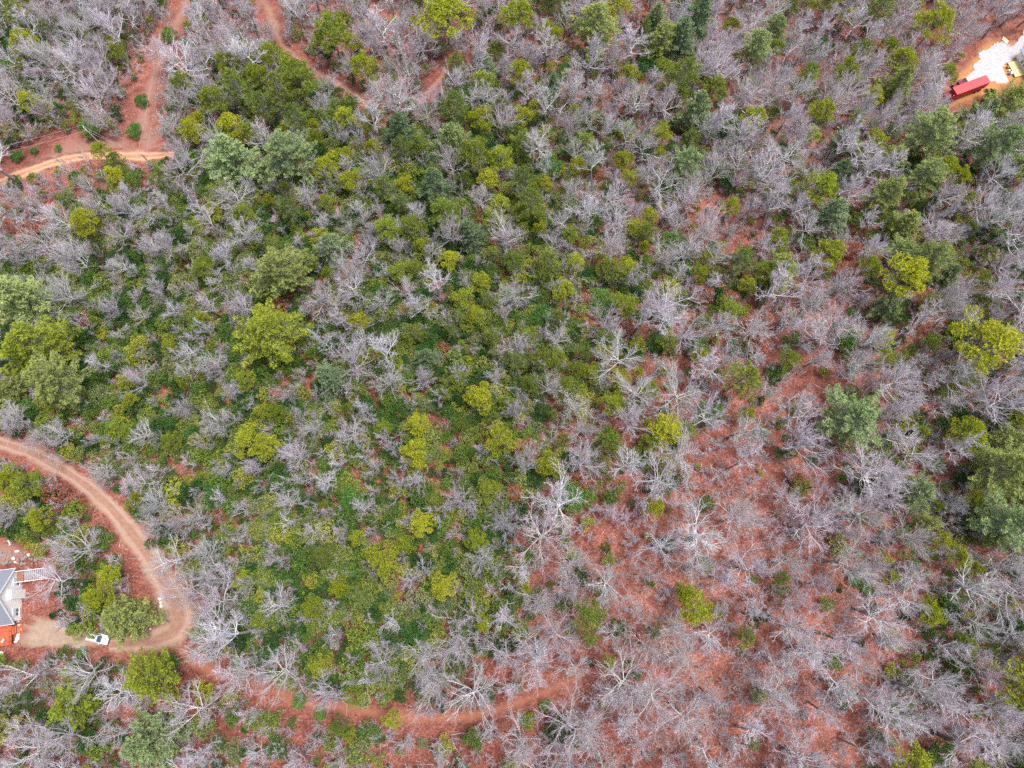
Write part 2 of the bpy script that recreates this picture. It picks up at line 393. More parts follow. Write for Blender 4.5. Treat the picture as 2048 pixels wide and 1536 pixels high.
def bare_tree(seed, H, CR, style):
    rng = np.random.default_rng(seed); tr = []; br = []
    lean = rng.normal(0, .05, 2)
    fork = {'oak': .42, 'vase': .34, 'pole': .38, 'sapling': .15, 'bushy': .08}[style]
    d0 = unit(np.array([lean[0], lean[1], 1.]))
    rt = {'oak': .22, 'vase': .21, 'pole': .195, 'sapling': .06, 'bushy': .045}[style]
    pts, ds = poly(rng, tr, np.zeros(3), d0, H * fork, rt * 1.25, rt * .85, 5, .035, .03, 0)
    lead_p, lead_d = poly(rng, br, pts[-1], ds[-1], H * (.9 - fork) * (.75 if style in ('oak', 'vase') else 1.0), rt * .8, rt * .12, 8, .10, .06, 0)
    nl = {'oak': 13, 'vase': 13, 'pole': 15, 'sapling': 9, 'bushy': 10}[style]; az = rng.uniform(0, 6.28)
    for i in range(nl):
        t = (i + rng.uniform(-.3, .3)) / (nl - 1); t = min(max(t, 0), 1)
        if style in ('oak', 'vase'): t = t ** 1.5
        k = t * (len(lead_p) - 1) * .92; j = int(k); base = lead_p[j] + (lead_p[min(j + 1, len(lead_p) - 1)] - lead_p[j]) * (k - j)
        az += 2.4 + rng.normal(0, .35)
        el = {'oak': rng.uniform(.4, .85), 'vase': rng.uniform(.8, 1.2), 'pole': rng.uniform(.65, 1.1), 'sapling': rng.uniform(.5, 1.0), 'bushy': rng.uniform(.5, 1.25)}[style] + .25 * t
        d = np.array([math.cos(az) * math.cos(el), math.sin(az) * math.cos(el), math.sin(el)])
        L = {'oak': CR * (1.25 - .45 * t), 'vase': CR * (1.7 - .5 * t), 'pole': CR * (1.35 - .75 * t), 'sapling': CR * (1.4 - .7 * t), 'bushy': CR * (1.6 - .5 * t)}[style] * rng.uniform(.75, 1.15)
        rl = rt * rng.uniform(.33, .54) * (1 - .3 * t)
        lp, ld = poly(rng, br, base, d, L, rl, max(rl * .3, .02), 6, .12, .07, 0)
        ns = {'oak': 8, 'vase': 7, 'pole': 6, 'sapling': 6, 'bushy': 6}[style]
        for s in range(ns):
            u = .22 + .75 * (s + rng.uniform(0, 1)) / ns; k = u * 6; j = min(int(k), 5); bp = lp[j] + (lp[j + 1] - lp[j]) * (k - j)
            sd = side_dir(rng, ld[j + 1], rng.uniform(.42, .8)); sd = unit(sd + np.array([0, 0, .2]))
            sl = L * (.56 - .22 * u) * rng.uniform(.7, 1.25); r2 = max(rl * (1 - u * .6) * .62, .030)
            sp, sdirs = poly(rng, br, bp, sd, sl, r2, .022, 4, .11, .09, 0 if r2 > .03 else 1)
            nt_ = 5
            for q in range(nt_ + 1):
                v = .25 + .75 * (q + rng.uniform(0, .9)) / (nt_ + 1); k = v * 4; jj = min(int(k), 3); tp = sp[jj] + (sp[jj + 1] - sp[jj]) * (k - jj)
                td = unit(side_dir(rng, sdirs[jj + 1], rng.uniform(.35, .75)) + np.array([0, 0, .2]))
                tl = sl * (.55 - .2 * v) * rng.uniform(.7, 1.2)
                ep, ed = poly(rng, br, tp, td, tl, .0155, .0105, 2, .10, .06, 1)
                for z in range(2 if style != 'bushy' else 2):
                    k2 = rng.integers(0, 2); fd = unit(side_dir(rng, ed[k2 + 1], rng.uniform(.4, .8)) + np.array([0, 0, .2]))
                    poly(rng, br, ep[k2 + 1] if z else ep[k2] * .5 + ep[k2 + 1] * .5, fd, tl * .65, .010, .008, 1, 0, 0, 1)
    TV, TF = segs_mesh(tr, 6); BV, BF = segs_mesh(br, 3); mi = np.repeat([s[4] for s in br], 3)
    ext = np.percentile(np.hypot(BV[:, 0], BV[:, 1]), 96); top = BV[:, 2].max()
    # normalise to the stated crown radius and height
    sx, sz = CR / ext, H / top
    for A in (TV, BV): A[:, :2] *= sx; A[:, 2] *= sz
    TV[:6, 2] -= .6
    return dict(trunk=mesh_np('bare_trunk', TV, TF, [M['trunk']], smooth_=True), crown=mesh_np('bare_crown', BV, BF, [M['limb'], M['twig']], mi),
                whole=mesh_np('bare_whole', np.vstack([TV, BV]), np.vstack([TF, BF + len(TV)]), [M['limb'], M['twig'], M['trunk']], np.concatenate([np.full(len(TF), 2), mi])), H=H, R=CR, style=style)

def tufts(rng, P, axis, n, ln, wd, spread):
    """n narrow blades at every point of P, fanned round axis"""
    N = len(P); P = np.repeat(P, n, 0); ax = np.repeat(axis, n, 0)
    d = ax + rng.normal(0, spread, (N * n, 3)); d /= np.linalg.norm(d, axis=1, keepdims=True) + 1e-9
    s = np.cross(d, rng.normal(0, 1, (N * n, 3))); s /= np.linalg.norm(s, axis=1, keepdims=True) + 1e-9
    L = ln * rng.uniform(.65, 1.2, (N * n, 1)); W = wd * rng.uniform(.7, 1.3, (N * n, 1))
    V = np.stack([P - s * W * .35, P + d * L * .55 + s * W * .5, P + d * L, P + d * L * .55 - s * W * .5], 1).reshape(-1, 3)
    F = np.arange(N * n * 4).reshape(-1, 4)
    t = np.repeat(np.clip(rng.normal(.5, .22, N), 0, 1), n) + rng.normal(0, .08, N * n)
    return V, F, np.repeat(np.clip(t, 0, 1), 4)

def evergreen(seed, H, CR, style):
    rng = np.random.default_rng(seed); tr = []; br = []; TP = []; TA = []
    pts, ds = poly(rng, tr, np.zeros(3), np.array([rng.normal(0, .02), rng.normal(0, .02), 1.]), H * .97, .017 * H, .03, 10, .015, .02, 0)
    def on_trunk(t):
        k = t * 10; j = min(int(k), 9); return pts[j] + (pts[j + 1] - pts[j]) * (k - j)
    if style in ('plume', 'fine', 'airy'):
        lo = {'plume': .34, 'fine': .18, 'airy': .45}[style]; nw = {'plume': 15, 'fine': 20, 'airy': 11}[style]; az = 0
        lop = rng.uniform(.6, 1.22, 12)
        for wv in range(nw):
            t = lo + (1 - lo) * wv / (nw - .6); u = (t - lo) / (1 - lo)
            prof = (1 - u ** (1.7 if style != 'fine' else 1.15)) ** .8 * (.72 + .28 * min(1, u / .22)) + .05
            for b in range({'plume': 6, 'fine': 6, 'airy': 5}[style]):
                az += 6.283 / 5.4 + rng.normal(0, .25); L = CR * prof * rng.uniform(.72, 1.14) * lop[int(az * 12 / 6.283) % 12]
                el = -.05 + .75 * u + rng.normal(0, .08); d = np.array([math.cos(az) * math.cos(el), math.sin(az) * math.cos(el), math.sin(el)])
                lp, ld = poly(rng, br, on_trunk(t), d, L, .02 + .012 * L, .01, 5, .07, .05 if style != 'fine' else -.02, 0)
                nn = max(3, int(L / {'plume': .27, 'fine': .24, 'airy': .36}[style]))
                for s in range(nn):
                    v = .28 + .72 * (s + rng.uniform(0, 1)) / nn; k = v * 5; j = min(int(k), 4); bp = lp[j] + (lp[j + 1] - lp[j]) * (k - j)
                    for side in (-1, 1):
                        off = np.cross(ld[j + 1], (0, 0, 1.)) * side * rng.uniform(.03, .25) * L * (1.15 - v) + ld[j + 1] * rng.uniform(0, .25)
                        off[2] += rng.uniform(-.05, .12)
                        if np.linalg.norm(off) > .5: br.append((bp, bp + off * .9, .012, .008, 0))
                        TP.append(bp + off); TA.append(unit(unit(off) * .8 + ld[j + 1] * .6 + np.array([0, 0, .55])))
                TP.append(lp[-1]); TA.append(unit(ld[-1] + np.array([0, 0, .4])))
        n, ln, wd, sp = {'plume': (9, .46, .10, .55), 'fine': (8, .38, .10, .6), 'airy': (8, .42, .08, .6)}[style]
    else:      # 'round': an umbrella of clumps on a bare stem
        nc = 30; az = rng.uniform(0, 6)
        for c in range(nc):
            u = (c + .5) / nc; el = math.asin(min(1, u * 1.05)) if rng.uniform() < .8 else rng.uniform(-.25, .3); az += 2.4 + rng.normal(0, .2)
            rr = CR * rng.uniform(.45, 1.05); ctr = np.array([math.cos(az) * math.cos(el) * rr, math.sin(az) * math.cos(el) * rr, H * .66 + math.sin(el) * H * .30 * rng.uniform(.8, 1.05)])
            b0 = on_trunk(rng.uniform(.5, .85)); lp, ld = poly(rng, br, b0, unit(ctr - b0), np.linalg.norm(ctr - b0), .045, .015, 4, .06, 0, 0)
            k = int(rng.integers(40, 70)); cr = CR * rng.uniform(.18, .36)
            q = rng.normal(0, 1, (k, 3)); q /= np.linalg.norm(q, axis=1, keepdims=True); q *= cr * rng.uniform(.55, 1, (k, 1)); q[:, 2] *= .6
            for e in q: TP.append(lp[-1] + e); TA.append(unit(e + np.array([0, 0, cr * .8])))
        n, ln, wd, sp = 7, .34, .085, .65
    FV, FF, FT = tufts(rng, np.array(TP), np.array(TA), n, ln, wd, sp)
    TV, TF = segs_mesh(tr, 7); BV, BF = segs_mesh(br, 3)
    TV[:7, 2] -= .6
    ext = np.percentile(np.hypot(FV[:, 0], FV[:, 1]), 97); k = CR / ext
    for A in (TV, BV, FV): A[:, :2] *= k
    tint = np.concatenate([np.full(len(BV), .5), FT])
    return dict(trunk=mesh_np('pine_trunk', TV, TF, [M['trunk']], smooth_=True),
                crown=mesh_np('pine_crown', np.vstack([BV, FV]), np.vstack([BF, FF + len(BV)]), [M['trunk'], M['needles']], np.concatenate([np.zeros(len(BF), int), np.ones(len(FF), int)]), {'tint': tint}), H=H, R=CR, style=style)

def shrub(seed, H, CR, clumps, per, leaf, mat):
    rng = np.random.default_rng(seed); st = []; TP = []; TA = []
    for c in range(clumps):
        az = c * 2.4 + rng.normal(0, .4); rr = CR * math.sqrt((c + .5) / clumps) * .82; hh = H * (.92 - .38 * (rr / CR) ** 2) * rng.uniform(.75, 1.08)
        ctr = np.array([math.cos(az) * rr, math.sin(az) * rr, hh * .8]); poly(rng, st, np.array([0, 0, -.15]), unit(ctr * [.6, .6, 1]), np.linalg.norm(ctr) * .95, .03, .015, 3, .12, 0, 0)
        cr = CR * rng.uniform(.26, .42); k = int(per * rng.uniform(.7, 1.3)); q = rng.normal(0, 1, (k, 3)); q /= np.linalg.norm(q, axis=1, keepdims=True); q[:, 2] = np.abs(q[:, 2]) * 1.1 - .2; q *= cr * rng.uniform(.6, 1, (k, 1))
        for e in q: TP.append(ctr + e); TA.append(unit(e + np.array([0, 0, cr * .5])))
    FV, FF, FT = tufts(rng, np.array(TP), np.array(TA), 4, leaf, leaf * .5, .75)
    SV, SF = segs_mesh(st, 4)
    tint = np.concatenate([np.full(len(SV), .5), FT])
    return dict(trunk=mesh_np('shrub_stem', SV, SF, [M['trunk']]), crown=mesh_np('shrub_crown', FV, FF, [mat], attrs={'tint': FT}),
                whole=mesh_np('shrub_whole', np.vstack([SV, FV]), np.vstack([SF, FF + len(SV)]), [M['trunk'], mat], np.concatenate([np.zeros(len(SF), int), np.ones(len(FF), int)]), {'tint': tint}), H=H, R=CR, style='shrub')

def leafy_sapling(seed, H, CR):
    t = bare_tree(seed, H, CR, 'sapling'); rng = np.random.default_rng(seed + 5)
    k = 420; q = rng.normal(0, 1, (k, 3)); q /= np.linalg.norm(q, axis=1, keepdims=True); q *= rng.uniform(.35, 1, (k, 1)) ** .6
    P = q * [CR, CR, H * .36] + [0, 0, H * .62]; V, F, T = tufts(rng, P, q * .5 + [0, 0, .3], 3, .28, .17, .8)
    me = t['crown']; n = len(me.vertices); co = np.zeros(n * 3, np.float32); me.vertices.foreach_get('co', co); co = co.reshape(-1, 3)
    fi = np.zeros(len(me.loops), np.int32); me.loops.foreach_get('vertex_index', fi); mi = np.zeros(len(me.polygons), np.int32); me.polygons.foreach_get('material_index', mi)
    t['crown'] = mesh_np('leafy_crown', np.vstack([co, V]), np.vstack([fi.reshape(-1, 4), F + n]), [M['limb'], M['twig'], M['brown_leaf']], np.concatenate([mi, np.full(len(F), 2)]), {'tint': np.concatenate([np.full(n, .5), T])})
    return t

T_BARE = [bare_tree(100 + i, 15, 4.2, 'oak') for i in range(6)] + [bare_tree(200 + i, 15, 3.6, 'vase') for i in range(6)] + [bare_tree(300 + i, 17, 2.9, 'pole') for i in range(5)]
T_SAP = [bare_tree(400 + i, 6, 1.9, 'sapling') for i in range(3)] + [bare_tree(500 + i, 4, 1.7, 'bushy') for i in range(3)]
T_EV = {'plume': [evergreen(600 + i, 18, 5.0, 'plume') for i in range(4)], 'fine': [evergreen(640 + i, 14, 3.6, 'fine') for i in range(3)],
        'airy': [evergreen(660 + i, 13, 3.6, 'airy') for i in range(3)], 'round': [evergreen(680 + i, 13, 3.4, 'round') for i in range(4)]}
T_SHRUB = [shrub(700 + i, 3.4, 1.6, (5, 7, 10, 13, 16)[i], (90, 70, 55, 46, 40)[i], .21, M['laurel']) for i in range(5)]
T_HOLLY = [shrub(720 + i, 4.2, 2.4, 22, 70, .23, M['needles']) for i in range(3)]
T_LEAFY = [leafy_sapling(740 + i, 6, 1.9) for i in range(3)]

def plant(name, tpl, loc, rz, sx, sz, cat, group, colour=None, tilt=(0, 0), stem='trunk'):
    e = empty(name, loc, rz, (sx, sx, sz)); e.rotation_euler = (tilt[0], tilt[1], rz)
    t = link(stem, tpl['trunk'], e); c = link('crown', tpl['crown'], e)
    if colour is not None: c.color = (*colour, 1)
    e['category'] = cat; e['group'] = group
    return e

# ------------------------------------------------------------------ evergreens one can pick out, from the survey (point, crown radius in survey units, kind, tone)
# P soft green white pine, Y yellow-green pine, O olive pine, B blue-green, G dark broadleaf
EV = '''
37,33,26,O 54,95,28,Y 237,106,17,Y 337,70,17,G 365,165,22,O 285,202,14,G 270,262,16,G 33,313,13,G 68,302,8,G 117,297,8,G 205,306,20,Y 240,322,14,O 330,357,24,O 458,312,56,P 398,240,15,Y
430,205,30,O 478,182,34,O 516,152,24,Y 180,258,22,G 440,385,26,O 665,72,36,Y 705,88,18,Y 828,52,13,Y 892,42,52,Y 912,130,22,O 1035,36,34,Y 975,132,24,B 968,168,24,Y
580,140,24,Y 602,165,36,O 558,188,34,O 528,215,30,O 645,242,20,O 592,240,28,O 630,258,16,Y 802,256,34,B 906,280,42,P 570,302,54,P 912,216,34,O 960,242,26,Y 750,230,22,O
866,372,38,B 866,324,20,B 800,302,26,O 838,292,20,O 770,382,26,O 808,372,18,Y 950,312,32,O 1000,322,28,Y 976,362,22,Y 1030,270,22,O 1195,50,44,P 1180,4,22,Y 1095,8,30,O
1315,26,24,P 1346,16,13,Y 1326,76,32,P 1366,66,32,B 1398,28,34,B 1292,92,20,O 1258,152,20,Y 1332,142,22,Y 1388,140,18,Y 1366,162,42,O 1356,196,24,O 1428,182,26,O 1396,218,38,P
1505,242,25,Y 1372,332,38,P 1246,322,20,Y 1252,264,18,Y 1284,282,14,O 1322,268,22,Y 1320,314,16,Y 1148,226,12,Y 1044,288,28,O 1042,362,30,O 1028,378,20,Y 1106,166,20,B 1515,96,34,P 1552,58,28,P
1655,12,26,Y 1756,22,32,O 1862,56,38,Y 1724,108,24,O 1798,128,30,Y 1802,166,38,P 1690,150,28,Y 1614,160,30,O 1640,226,26,Y 1620,200,18,O 1890,152,22,Y 1866,266,50,P 1926,262,22,P
1996,292,48,P 1964,226,34,P 2020,200,36,P 1696,276,28,B 1708,298,16,Y 1752,282,20,Y 1782,318,26,P 1856,342,34,P 1914,356,22,Y 1680,342,26,B 1640,380,34,Y 1668,428,36,B 1772,388,40,P 2034,335,28,P
175,448,28,Y 34,592,58,P 72,692,64,Y 100,764,58,P 20,780,30,P 540,672,66,Y 562,540,56,P 660,490,34,B 620,526,18,Y 657,552,14,Y 582,420,30,O 540,404,10,Y 826,460,28,O 846,494,18,Y
892,432,34,O 940,466,33,B 802,546,24,Y 832,538,18,Y 826,562,13,G 656,752,36,B 852,714,26,B 1000,410,20,Y 984,440,22,Y 926,600,24,Y 952,634,20,Y 905,664,18,O 970,600,18,O
1064,408,36,O 1040,425,18,Y 1078,436,16,Y 1240,426,20,G 1296,436,20,Y 1264,458,20,Y 1290,468,24,O 1460,416,20,Y 1094,528,32,O 1108,556,18,G 1080,552,20,O 1148,528,20,Y 1216,540,24,O
1287,496,12,Y 1478,522,28,O 1520,546,26,O 1366,544,24,G 1400,548,20,Y 1338,576,20,Y 1208,600,28,G 1250,612,26,Y 1126,580,22,Y 1056,674,22,Y 1080,690,18,G 1116,640,15,O 1210,680,22,O 1230,690,18,G
1275,692,16,Y 1312,690,22,G 1182,746,22,Y 1206,706,16,Y 1275,748,13,Y 1394,692,24,G 1478,760,42,O 1552,744,18,G 1080,722,24,O 1112,716,20,Y 1130,772,22,Y 1150,738,18,O 1426,746,10,Y 1424,545,16,O
1568,546,38,P 1656,510,30,Y 1816,446,32,P 1802,500,32,P 1862,520,40,P 1806,556,44,Y 1900,548,26,P 1958,690,64,Y 1916,746,24,Y 1776,614,30,P 1694,680,24,G 1766,712,22,Y 1580,634,11,Y 1710,836,64,P
1930,870,36,Y 1836,866,16,Y 2008,932,60,P 2020,1042,58,P 1830,982,38,P 1946,1000,22,Y 1866,1012,12,Y 1850,1046,24,P 1880,1080,18,Y 1914,1114,24,Y 1944,1136,14,Y 2022,880,34,P 1726,966,26,G 1980,1075,20,Y
1330,862,34,Y 1300,886,22,Y 1372,862,26,O 1265,906,14,Y 1146,990,28,G 1324,966,26,G 1306,1014,22,Y 1100,930,28,Y 1140,922,20,G 1126,880,14,Y 1420,826,28,G 1210,1096,12,O 1290,848,11,Y 1160,790,16,G
500,886,34,Y 540,892,26,Y 556,826,20,Y 526,824,15,Y 590,840,13,Y 836,850,24,Y 830,906,28,Y 962,796,32,Y 890,790,14,Y 732,812,17,G 1000,880,33,Y 846,1046,26,Y 716,1076,18,Y 768,1116,34,Y
650,1012,11,Y 346,882,20,Y 266,800,14,Y 24,958,30,Y 60,972,30,O 84,1036,24,Y 30,1042,18,G 142,1082,26,G 225,1150,22,Y 202,1192,30,Y 240,1242,50,P 302,1352,52,Y 140,1412,42,Y 290,1490,54,P
135,1456,20,G 344,1326,16,G 164,1306,12,G 180,1482,22,G 705,1390,22,Y 598,1400,16,G 640,1426,13,G 682,1450,20,O 700,1465,16,Y 786,1436,20,Y 526,1236,20,Y 682,1172,22,Y 626,1216,22,Y 1176,1226,33,O
1180,1276,20,O 1216,1326,18,Y 1310,1260,18,O 1386,1216,36,Y 1368,1182,20,Y 1090,1410,12,G 1274,1350,9,G 1150,1482,18,O 1490,1276,20,O 1556,1156,18,O 1856,1226,28,Y 1926,1290,22,Y 2030,1368,48,Y 1822,1530,40,Y
1710,1160,15,G 1736,1180,14,G 1365,1185,18,Y 1050,1175,14,Y 1040,1265,16,G 1100,1170,10,O 610,150,16,Y 1128,20,14,O 95,640,0,X
'''
TONE = {'P': [(.34, .41, .165), (.37, .42, .14), (.30, .385, .18)], 'Y': [(.32, .375, .045), (.38, .42, .04), (.45, .46, .045), (.28, .345, .05), (.41, .44, .05)], 'O': [(.205, .265, .05), (.24, .285, .05), (.175, .235, .055)],
        'B': [(.22, .30, .165), (.285, .36, .205), (.185, .265, .135)], 'G': [(.095, .21, .06), (.12, .25, .06), (.16, .295, .065)]}
WORDS = {'P': 'soft green pine', 'Y': 'yellow-green pine', 'O': 'olive-green pine', 'B': 'blue-green pine', 'G': 'dark green bush'}
SPOTS = []       # world (x, y, r) of what already stands
def size_word(r): return 'large' if r >= 44 else 'broad' if r >= 32 else 'medium' if r >= 22 else 'small' if r >= 15 else 'tiny'
own_name = {(540, 672): 'big golden pine standing alone in the green thicket', (72, 692): 'huge golden pine at the edge of the laurel thicket', (1958, 690): 'big domed bright yellow pine among grey bare trees',
            (1710, 836): 'very large dull olive-green pine among bare trees', (240, 1242): 'green pine hanging over the hood of the white car', (302, 1352): 'golden pine with open crown below the driveway',
            (890, 42): 'tall open-crowned pine with its dark trunk showing', (1505, 242): 'small round bright yellow pine standing by itself', (562, 540): 'broad sage-green pine above the big golden pine',
            (768, 1116): 'pale straw-yellow pine in the dark green thicket'}
def put_evergreen(px, py, r, k, seed, group=None, phrase=None):
    rr = random.Random(seed)
    if k == 'G':
        pool = T_HOLLY; hfac = 1.5
    else:
        pool = T_EV[{'P': 'plume', 'Y': 'round', 'O': 'airy', 'B': 'fine'}[k]]; hfac = {'P': 3.1, 'Y': 3.3, 'O': 3.4, 'B': 3.3}[k]
        if k == 'Y' and r >= 40 and (px < 800): pool = T_EV['plume']
        if k == 'O' and rr.random() < .35: pool = T_EV['round']
        if k == 'P' and rr.random() < .2: pool = T_EV['fine']
    t = pool[rr.randrange(len(pool))]
    x, y, z = at1(px, py); d = proj(x, y, z)[2]; rm = r * d / FPX * 1.06
    h = min(max(rm * hfac, 1.2 if k == 'G' else 9.0), 19.0)
    if k == 'G' and r >= 20: h = max(h, 5.0)
    x, y, z = at1(px, py, h * (.62 if k != 'G' else .5)); d = proj(x, y, z + h * .62)[2]; rm = r * d / FPX * 1.06
    c = TONE[k][rr.randrange(len(TONE[k]))]; j = rr.uniform(.86, 1.16); c = tuple(v * j for v in c)
    if (px, py) in ((540, 672), (302, 1352), (72, 692)): c = (.315, .365, .05)
    nm = 'evergreen_bush' if k == 'G' else {'P': 'white_pine', 'Y': 'yellow_pine', 'O': 'scrub_pine', 'B': 'blue_green_pine'}[k]
    e = plant(nm, t, (x, y, z), rr.uniform(0, 6.28), rm / t['R'], h / t['H'], 'bush' if k == 'G' else 'pine tree', {'P': 'soft green pines', 'Y': 'yellow-green pines', 'O': 'olive-green pines', 'B': 'blue-green pines', 'G': 'dark evergreen bushes'}[k], c)
    SPOTS.append((x, y, max(.8, rm * (1.0 if k != 'G' else .8) + (1.2 if k != 'G' else 0))))
    THINGS.append((e, f'{size_word(r)} {WORDS[k]}', px, py, own_name.get((px, py))))
    return e
n_ev = 0
for i, q in enumerate(EV.split()):
    a = q.split(',')
    if a[3] != 'X': put_evergreen(int(a[0]), int(a[1]), int(a[2]), a[3], 900 + i); n_ev += 1

# ------------------------------------------------------------------ density survey of the woods, 128 x 128 survey units a cell
GREEN = '4421111121221110 5315621222321112 1024566533343343 2576556653323244 5676546654531244 5776667753211355 6887667731112356 4577667732201245 6467887711101344 2415888611011234 3213665301011134 3222121110011123'
BARE = '7746557366467766 8855447767578875 1234345567677755 6577666357777678 4666566445666578 3566566443455888 5555664345434788 1455665445435887 2356545576456887 1366455678788888 6547678888888888 8667768888888888'
PINES = '1010010112211210 1005611421321211 0114451643312223 0102315663212122 1111112565421222 0121111377321121 1222221353211012 3121212321100112 3211133300100122 1302232200110011 0020120001000011 1100010010000000'
def grid(s): return np.array([[int(c) for c in row] for row in s.split()], float)
GREEN, BARE, PINES = grid(GREEN), grid(BARE), grid(PINES); GREEN[:, 10:] *= .62; GREEN[:2, :3] *= .7; BARE = BARE - .46 * np.clip(GREEN - 3, 0, 9); BARE[:10, 10:] += 1; BARE[:2] += 1.2
def dens(g, px, py):
    u = np.clip(np.asarray(px) / 128 - .5, 0, 14.999); v = np.clip(np.asarray(py) / 128 - .5, 0, 10.999); i, j = u.astype(int), v.astype(int); a, b = u - i, v - j
    return g[j, i] * (1 - a) * (1 - b) + g[j, i + 1] * a * (1 - b) + g[j + 1, i] * (1 - a) * b + g[j + 1, i + 1] * a * b
CX = np.concatenate([c[0] for c in CLEAR]); CY = np.concatenate([c[1] for c in CLEAR]); CW = np.concatenate([c[2] for c in CLEAR])
def inside(X, Y, P):
    a, b = P; c = np.zeros(len(X), bool); a2, b2 = np.roll(a, 1), np.roll(b, 1)
    for k in range(len(a)):
        if b[k] == b2[k]: continue
        c ^= ((b[k] > Y) != (b2[k] > Y)) & (X < (a2[k] - a[k]) * (Y - b[k]) / (b2[k] - b[k]) + a[k])
    return c
HX1 = at1(128, 1200)[0]; HY0 = at1(40, 1196)[1]
def blocked(X, Y, pad):
    bad = (X < HX1) & (Y > HY0 - 11) & (Y < HY0 + 8.5)
    for P in KEEP: bad |= inside(X, Y, P)
    for k in range(0, len(X), 4000):
        bad[k:k + 4000] |= np.any(np.hypot(CX - X[k:k + 4000, None], CY - Y[k:k + 4000, None]) < CW * 1.02 + pad, axis=1)
    return bad

class Cells:
    def __init__(s, c): s.c = c; s.d = {}
    def near(s, x, y, r):
        k = int(r / s.c) + 1; i, j = int(x // s.c), int(y // s.c)
        for a in range(i - k, i + k + 1):
            for b in range(j - k, j + k + 1):
                for (p, q, t) in s.d.get((a, b), ()):
                    if math.hypot(p - x, q - y) < max(r, t): return True
        return False
    def add(s, x, y, t): s.d.setdefault((int(x // s.c), int(y // s.c)), []).append((x, y, t))

def drift(x, y):
    return 1 + .45 * np.sin(x / 7.3 + 1.7 * np.sin(y / 9.1)) * np.sin(y / 6.1 + 1.3 * np.sin(x / 11.0)) + .3 * np.sin(x / 3.1 + y / 4.3) * np.sin(y / 2.7 - x / 5.2)

def scatter(grid_, n_try, spacing, dh, seed, margin=260, avoid=None, pad=.3, min_d=.4, clump=False, view_pad=None):
    rng = np.random.default_rng(seed); cells = Cells(4.0); outp = []
    X = rng.uniform(-215, 215, n_try); Y = rng.uniform(-62, 205, n_try); Z = terrain(X, Y)
    px, py, d = proj(X, Y, Z + dh); ok = (px > -margin) & (px < 2048 + margin) & (py > -margin * .5) & (py < 1536 + margin)
    D = dens(grid_, px, py)
    if clump: D = D * np.clip(drift(X, Y), .72, 1.5)
    ok &= D >= min_d
    idx = np.nonzero(ok)[0]; idx = idx[~blocked(X[idx], Y[idx], pad)]
    if view_pad is not None:      # tall stems keep back from the tracks and clearings, so that these lie open to the sky
        vx, vy, _ = at(px[idx], py[idx]); bad = blocked(vx, vy, view_pad)
        for P in KEEP[-3:]:
            for ox, oy in ((2.5, 0), (-2.5, 0), (0, 2.5), (0, -2.5)): bad |= inside(vx + ox, vy + oy, P)
        idx = idx[~bad]
    for i in idx:
        r = spacing(D[i]) * rng.uniform(.75, 1.2)
        if cells.near(X[i], Y[i], r): continue
        if avoid is not None and avoid.near(X[i], Y[i], .1): continue
        cells.add(X[i], Y[i], r * .8); outp.append((X[i], Y[i], float(Z[i]), float(px[i]), float(py[i]), D[i], r))
    return outp
ev_cells = Cells(6.0)
for x, y, r in SPOTS: ev_cells.add(x, y, r)

# more small pines in the belts where they crowd together
room = 300
got = scatter(PINES, 5000, lambda d: 15.0 / (d + .25) + 2.2, 6.5, 21, 0, ev_cells, .8, .8, view_pad=1.0)
rr = random.Random(5); rr.shuffle(got)
for k, g in enumerate(got[:215]):
    kk = rr.choice('YYOOYYGG'); put_evergreen(g[3], g[4], rr.uniform(13, 27), kk, 3000 + k)
ev_cells = Cells(6.0)
for x, y, r in SPOTS: ev_cells.add(x, y, r)

# saplings still holding their dry brown leaves
for k, (px, py, r) in enumerate([(167, 640, 18), (120, 602, 17), (1376, 422, 17), (810, 576, 17), (866, 572, 13), (560, 612, 18), (640, 620, 13), (900, 626, 18), (886, 692, 15), (1050, 902, 26), (884, 850, 16), (800, 822, 13), (770, 898, 15),
        (820, 1022, 13), (1404, 590, 22), (1252, 652, 20), (1462, 602, 20), (1440, 580, 16), (1512, 688, 26), (1500, 650, 20), (1276, 44, 24), (1228, 108, 18), (1222, 140, 13), (116, 986, 26), (150, 1000, 18), (440, 1032, 17), (580, 1322, 24), (662, 1330, 16),
        (1000, 1202, 14), (1848, 602, 24), (1702, 502, 20), (1735, 582, 16), (1690, 540, 18), (1160, 966, 18), (1030, 985, 18), (1170, 600, 16), (60, 470, 24), (20, 462, 20), (90, 445, 18), (30, 500, 18), (1640, 1010, 16), (1600, 960, 18), (1900, 875, 12),
        (850, 970, 13), (835, 1105, 13), (930, 1130, 14), (545, 1180, 12), (390, 396, 14), (905, 430, 10), (990, 480, 12), (975, 505, 12), (1225, 500, 16), (1480, 680, 20), (1530, 640, 18), (1300, 110, 12), (1170, 215, 12), (1195, 345, 14)]):
    x, y, z = at1(px, py, 3.2); d = proj(x, y, z + 3)[2]; rm = r * d / FPX; t = T_LEAFY[k % 3]
    e = plant('brown_leaved_sapling', t, (x, y, z), k * 1.7, rm / t['R'], min(max(rm * 2.6, 2.5), 7) / t['H'], 'sapling', 'saplings holding dry brown leaves')
    THINGS.append((e, f'{size_word(r)} sapling holding rust-brown leaves', px, py, None)); ev_cells.add(x, y, 1.0)

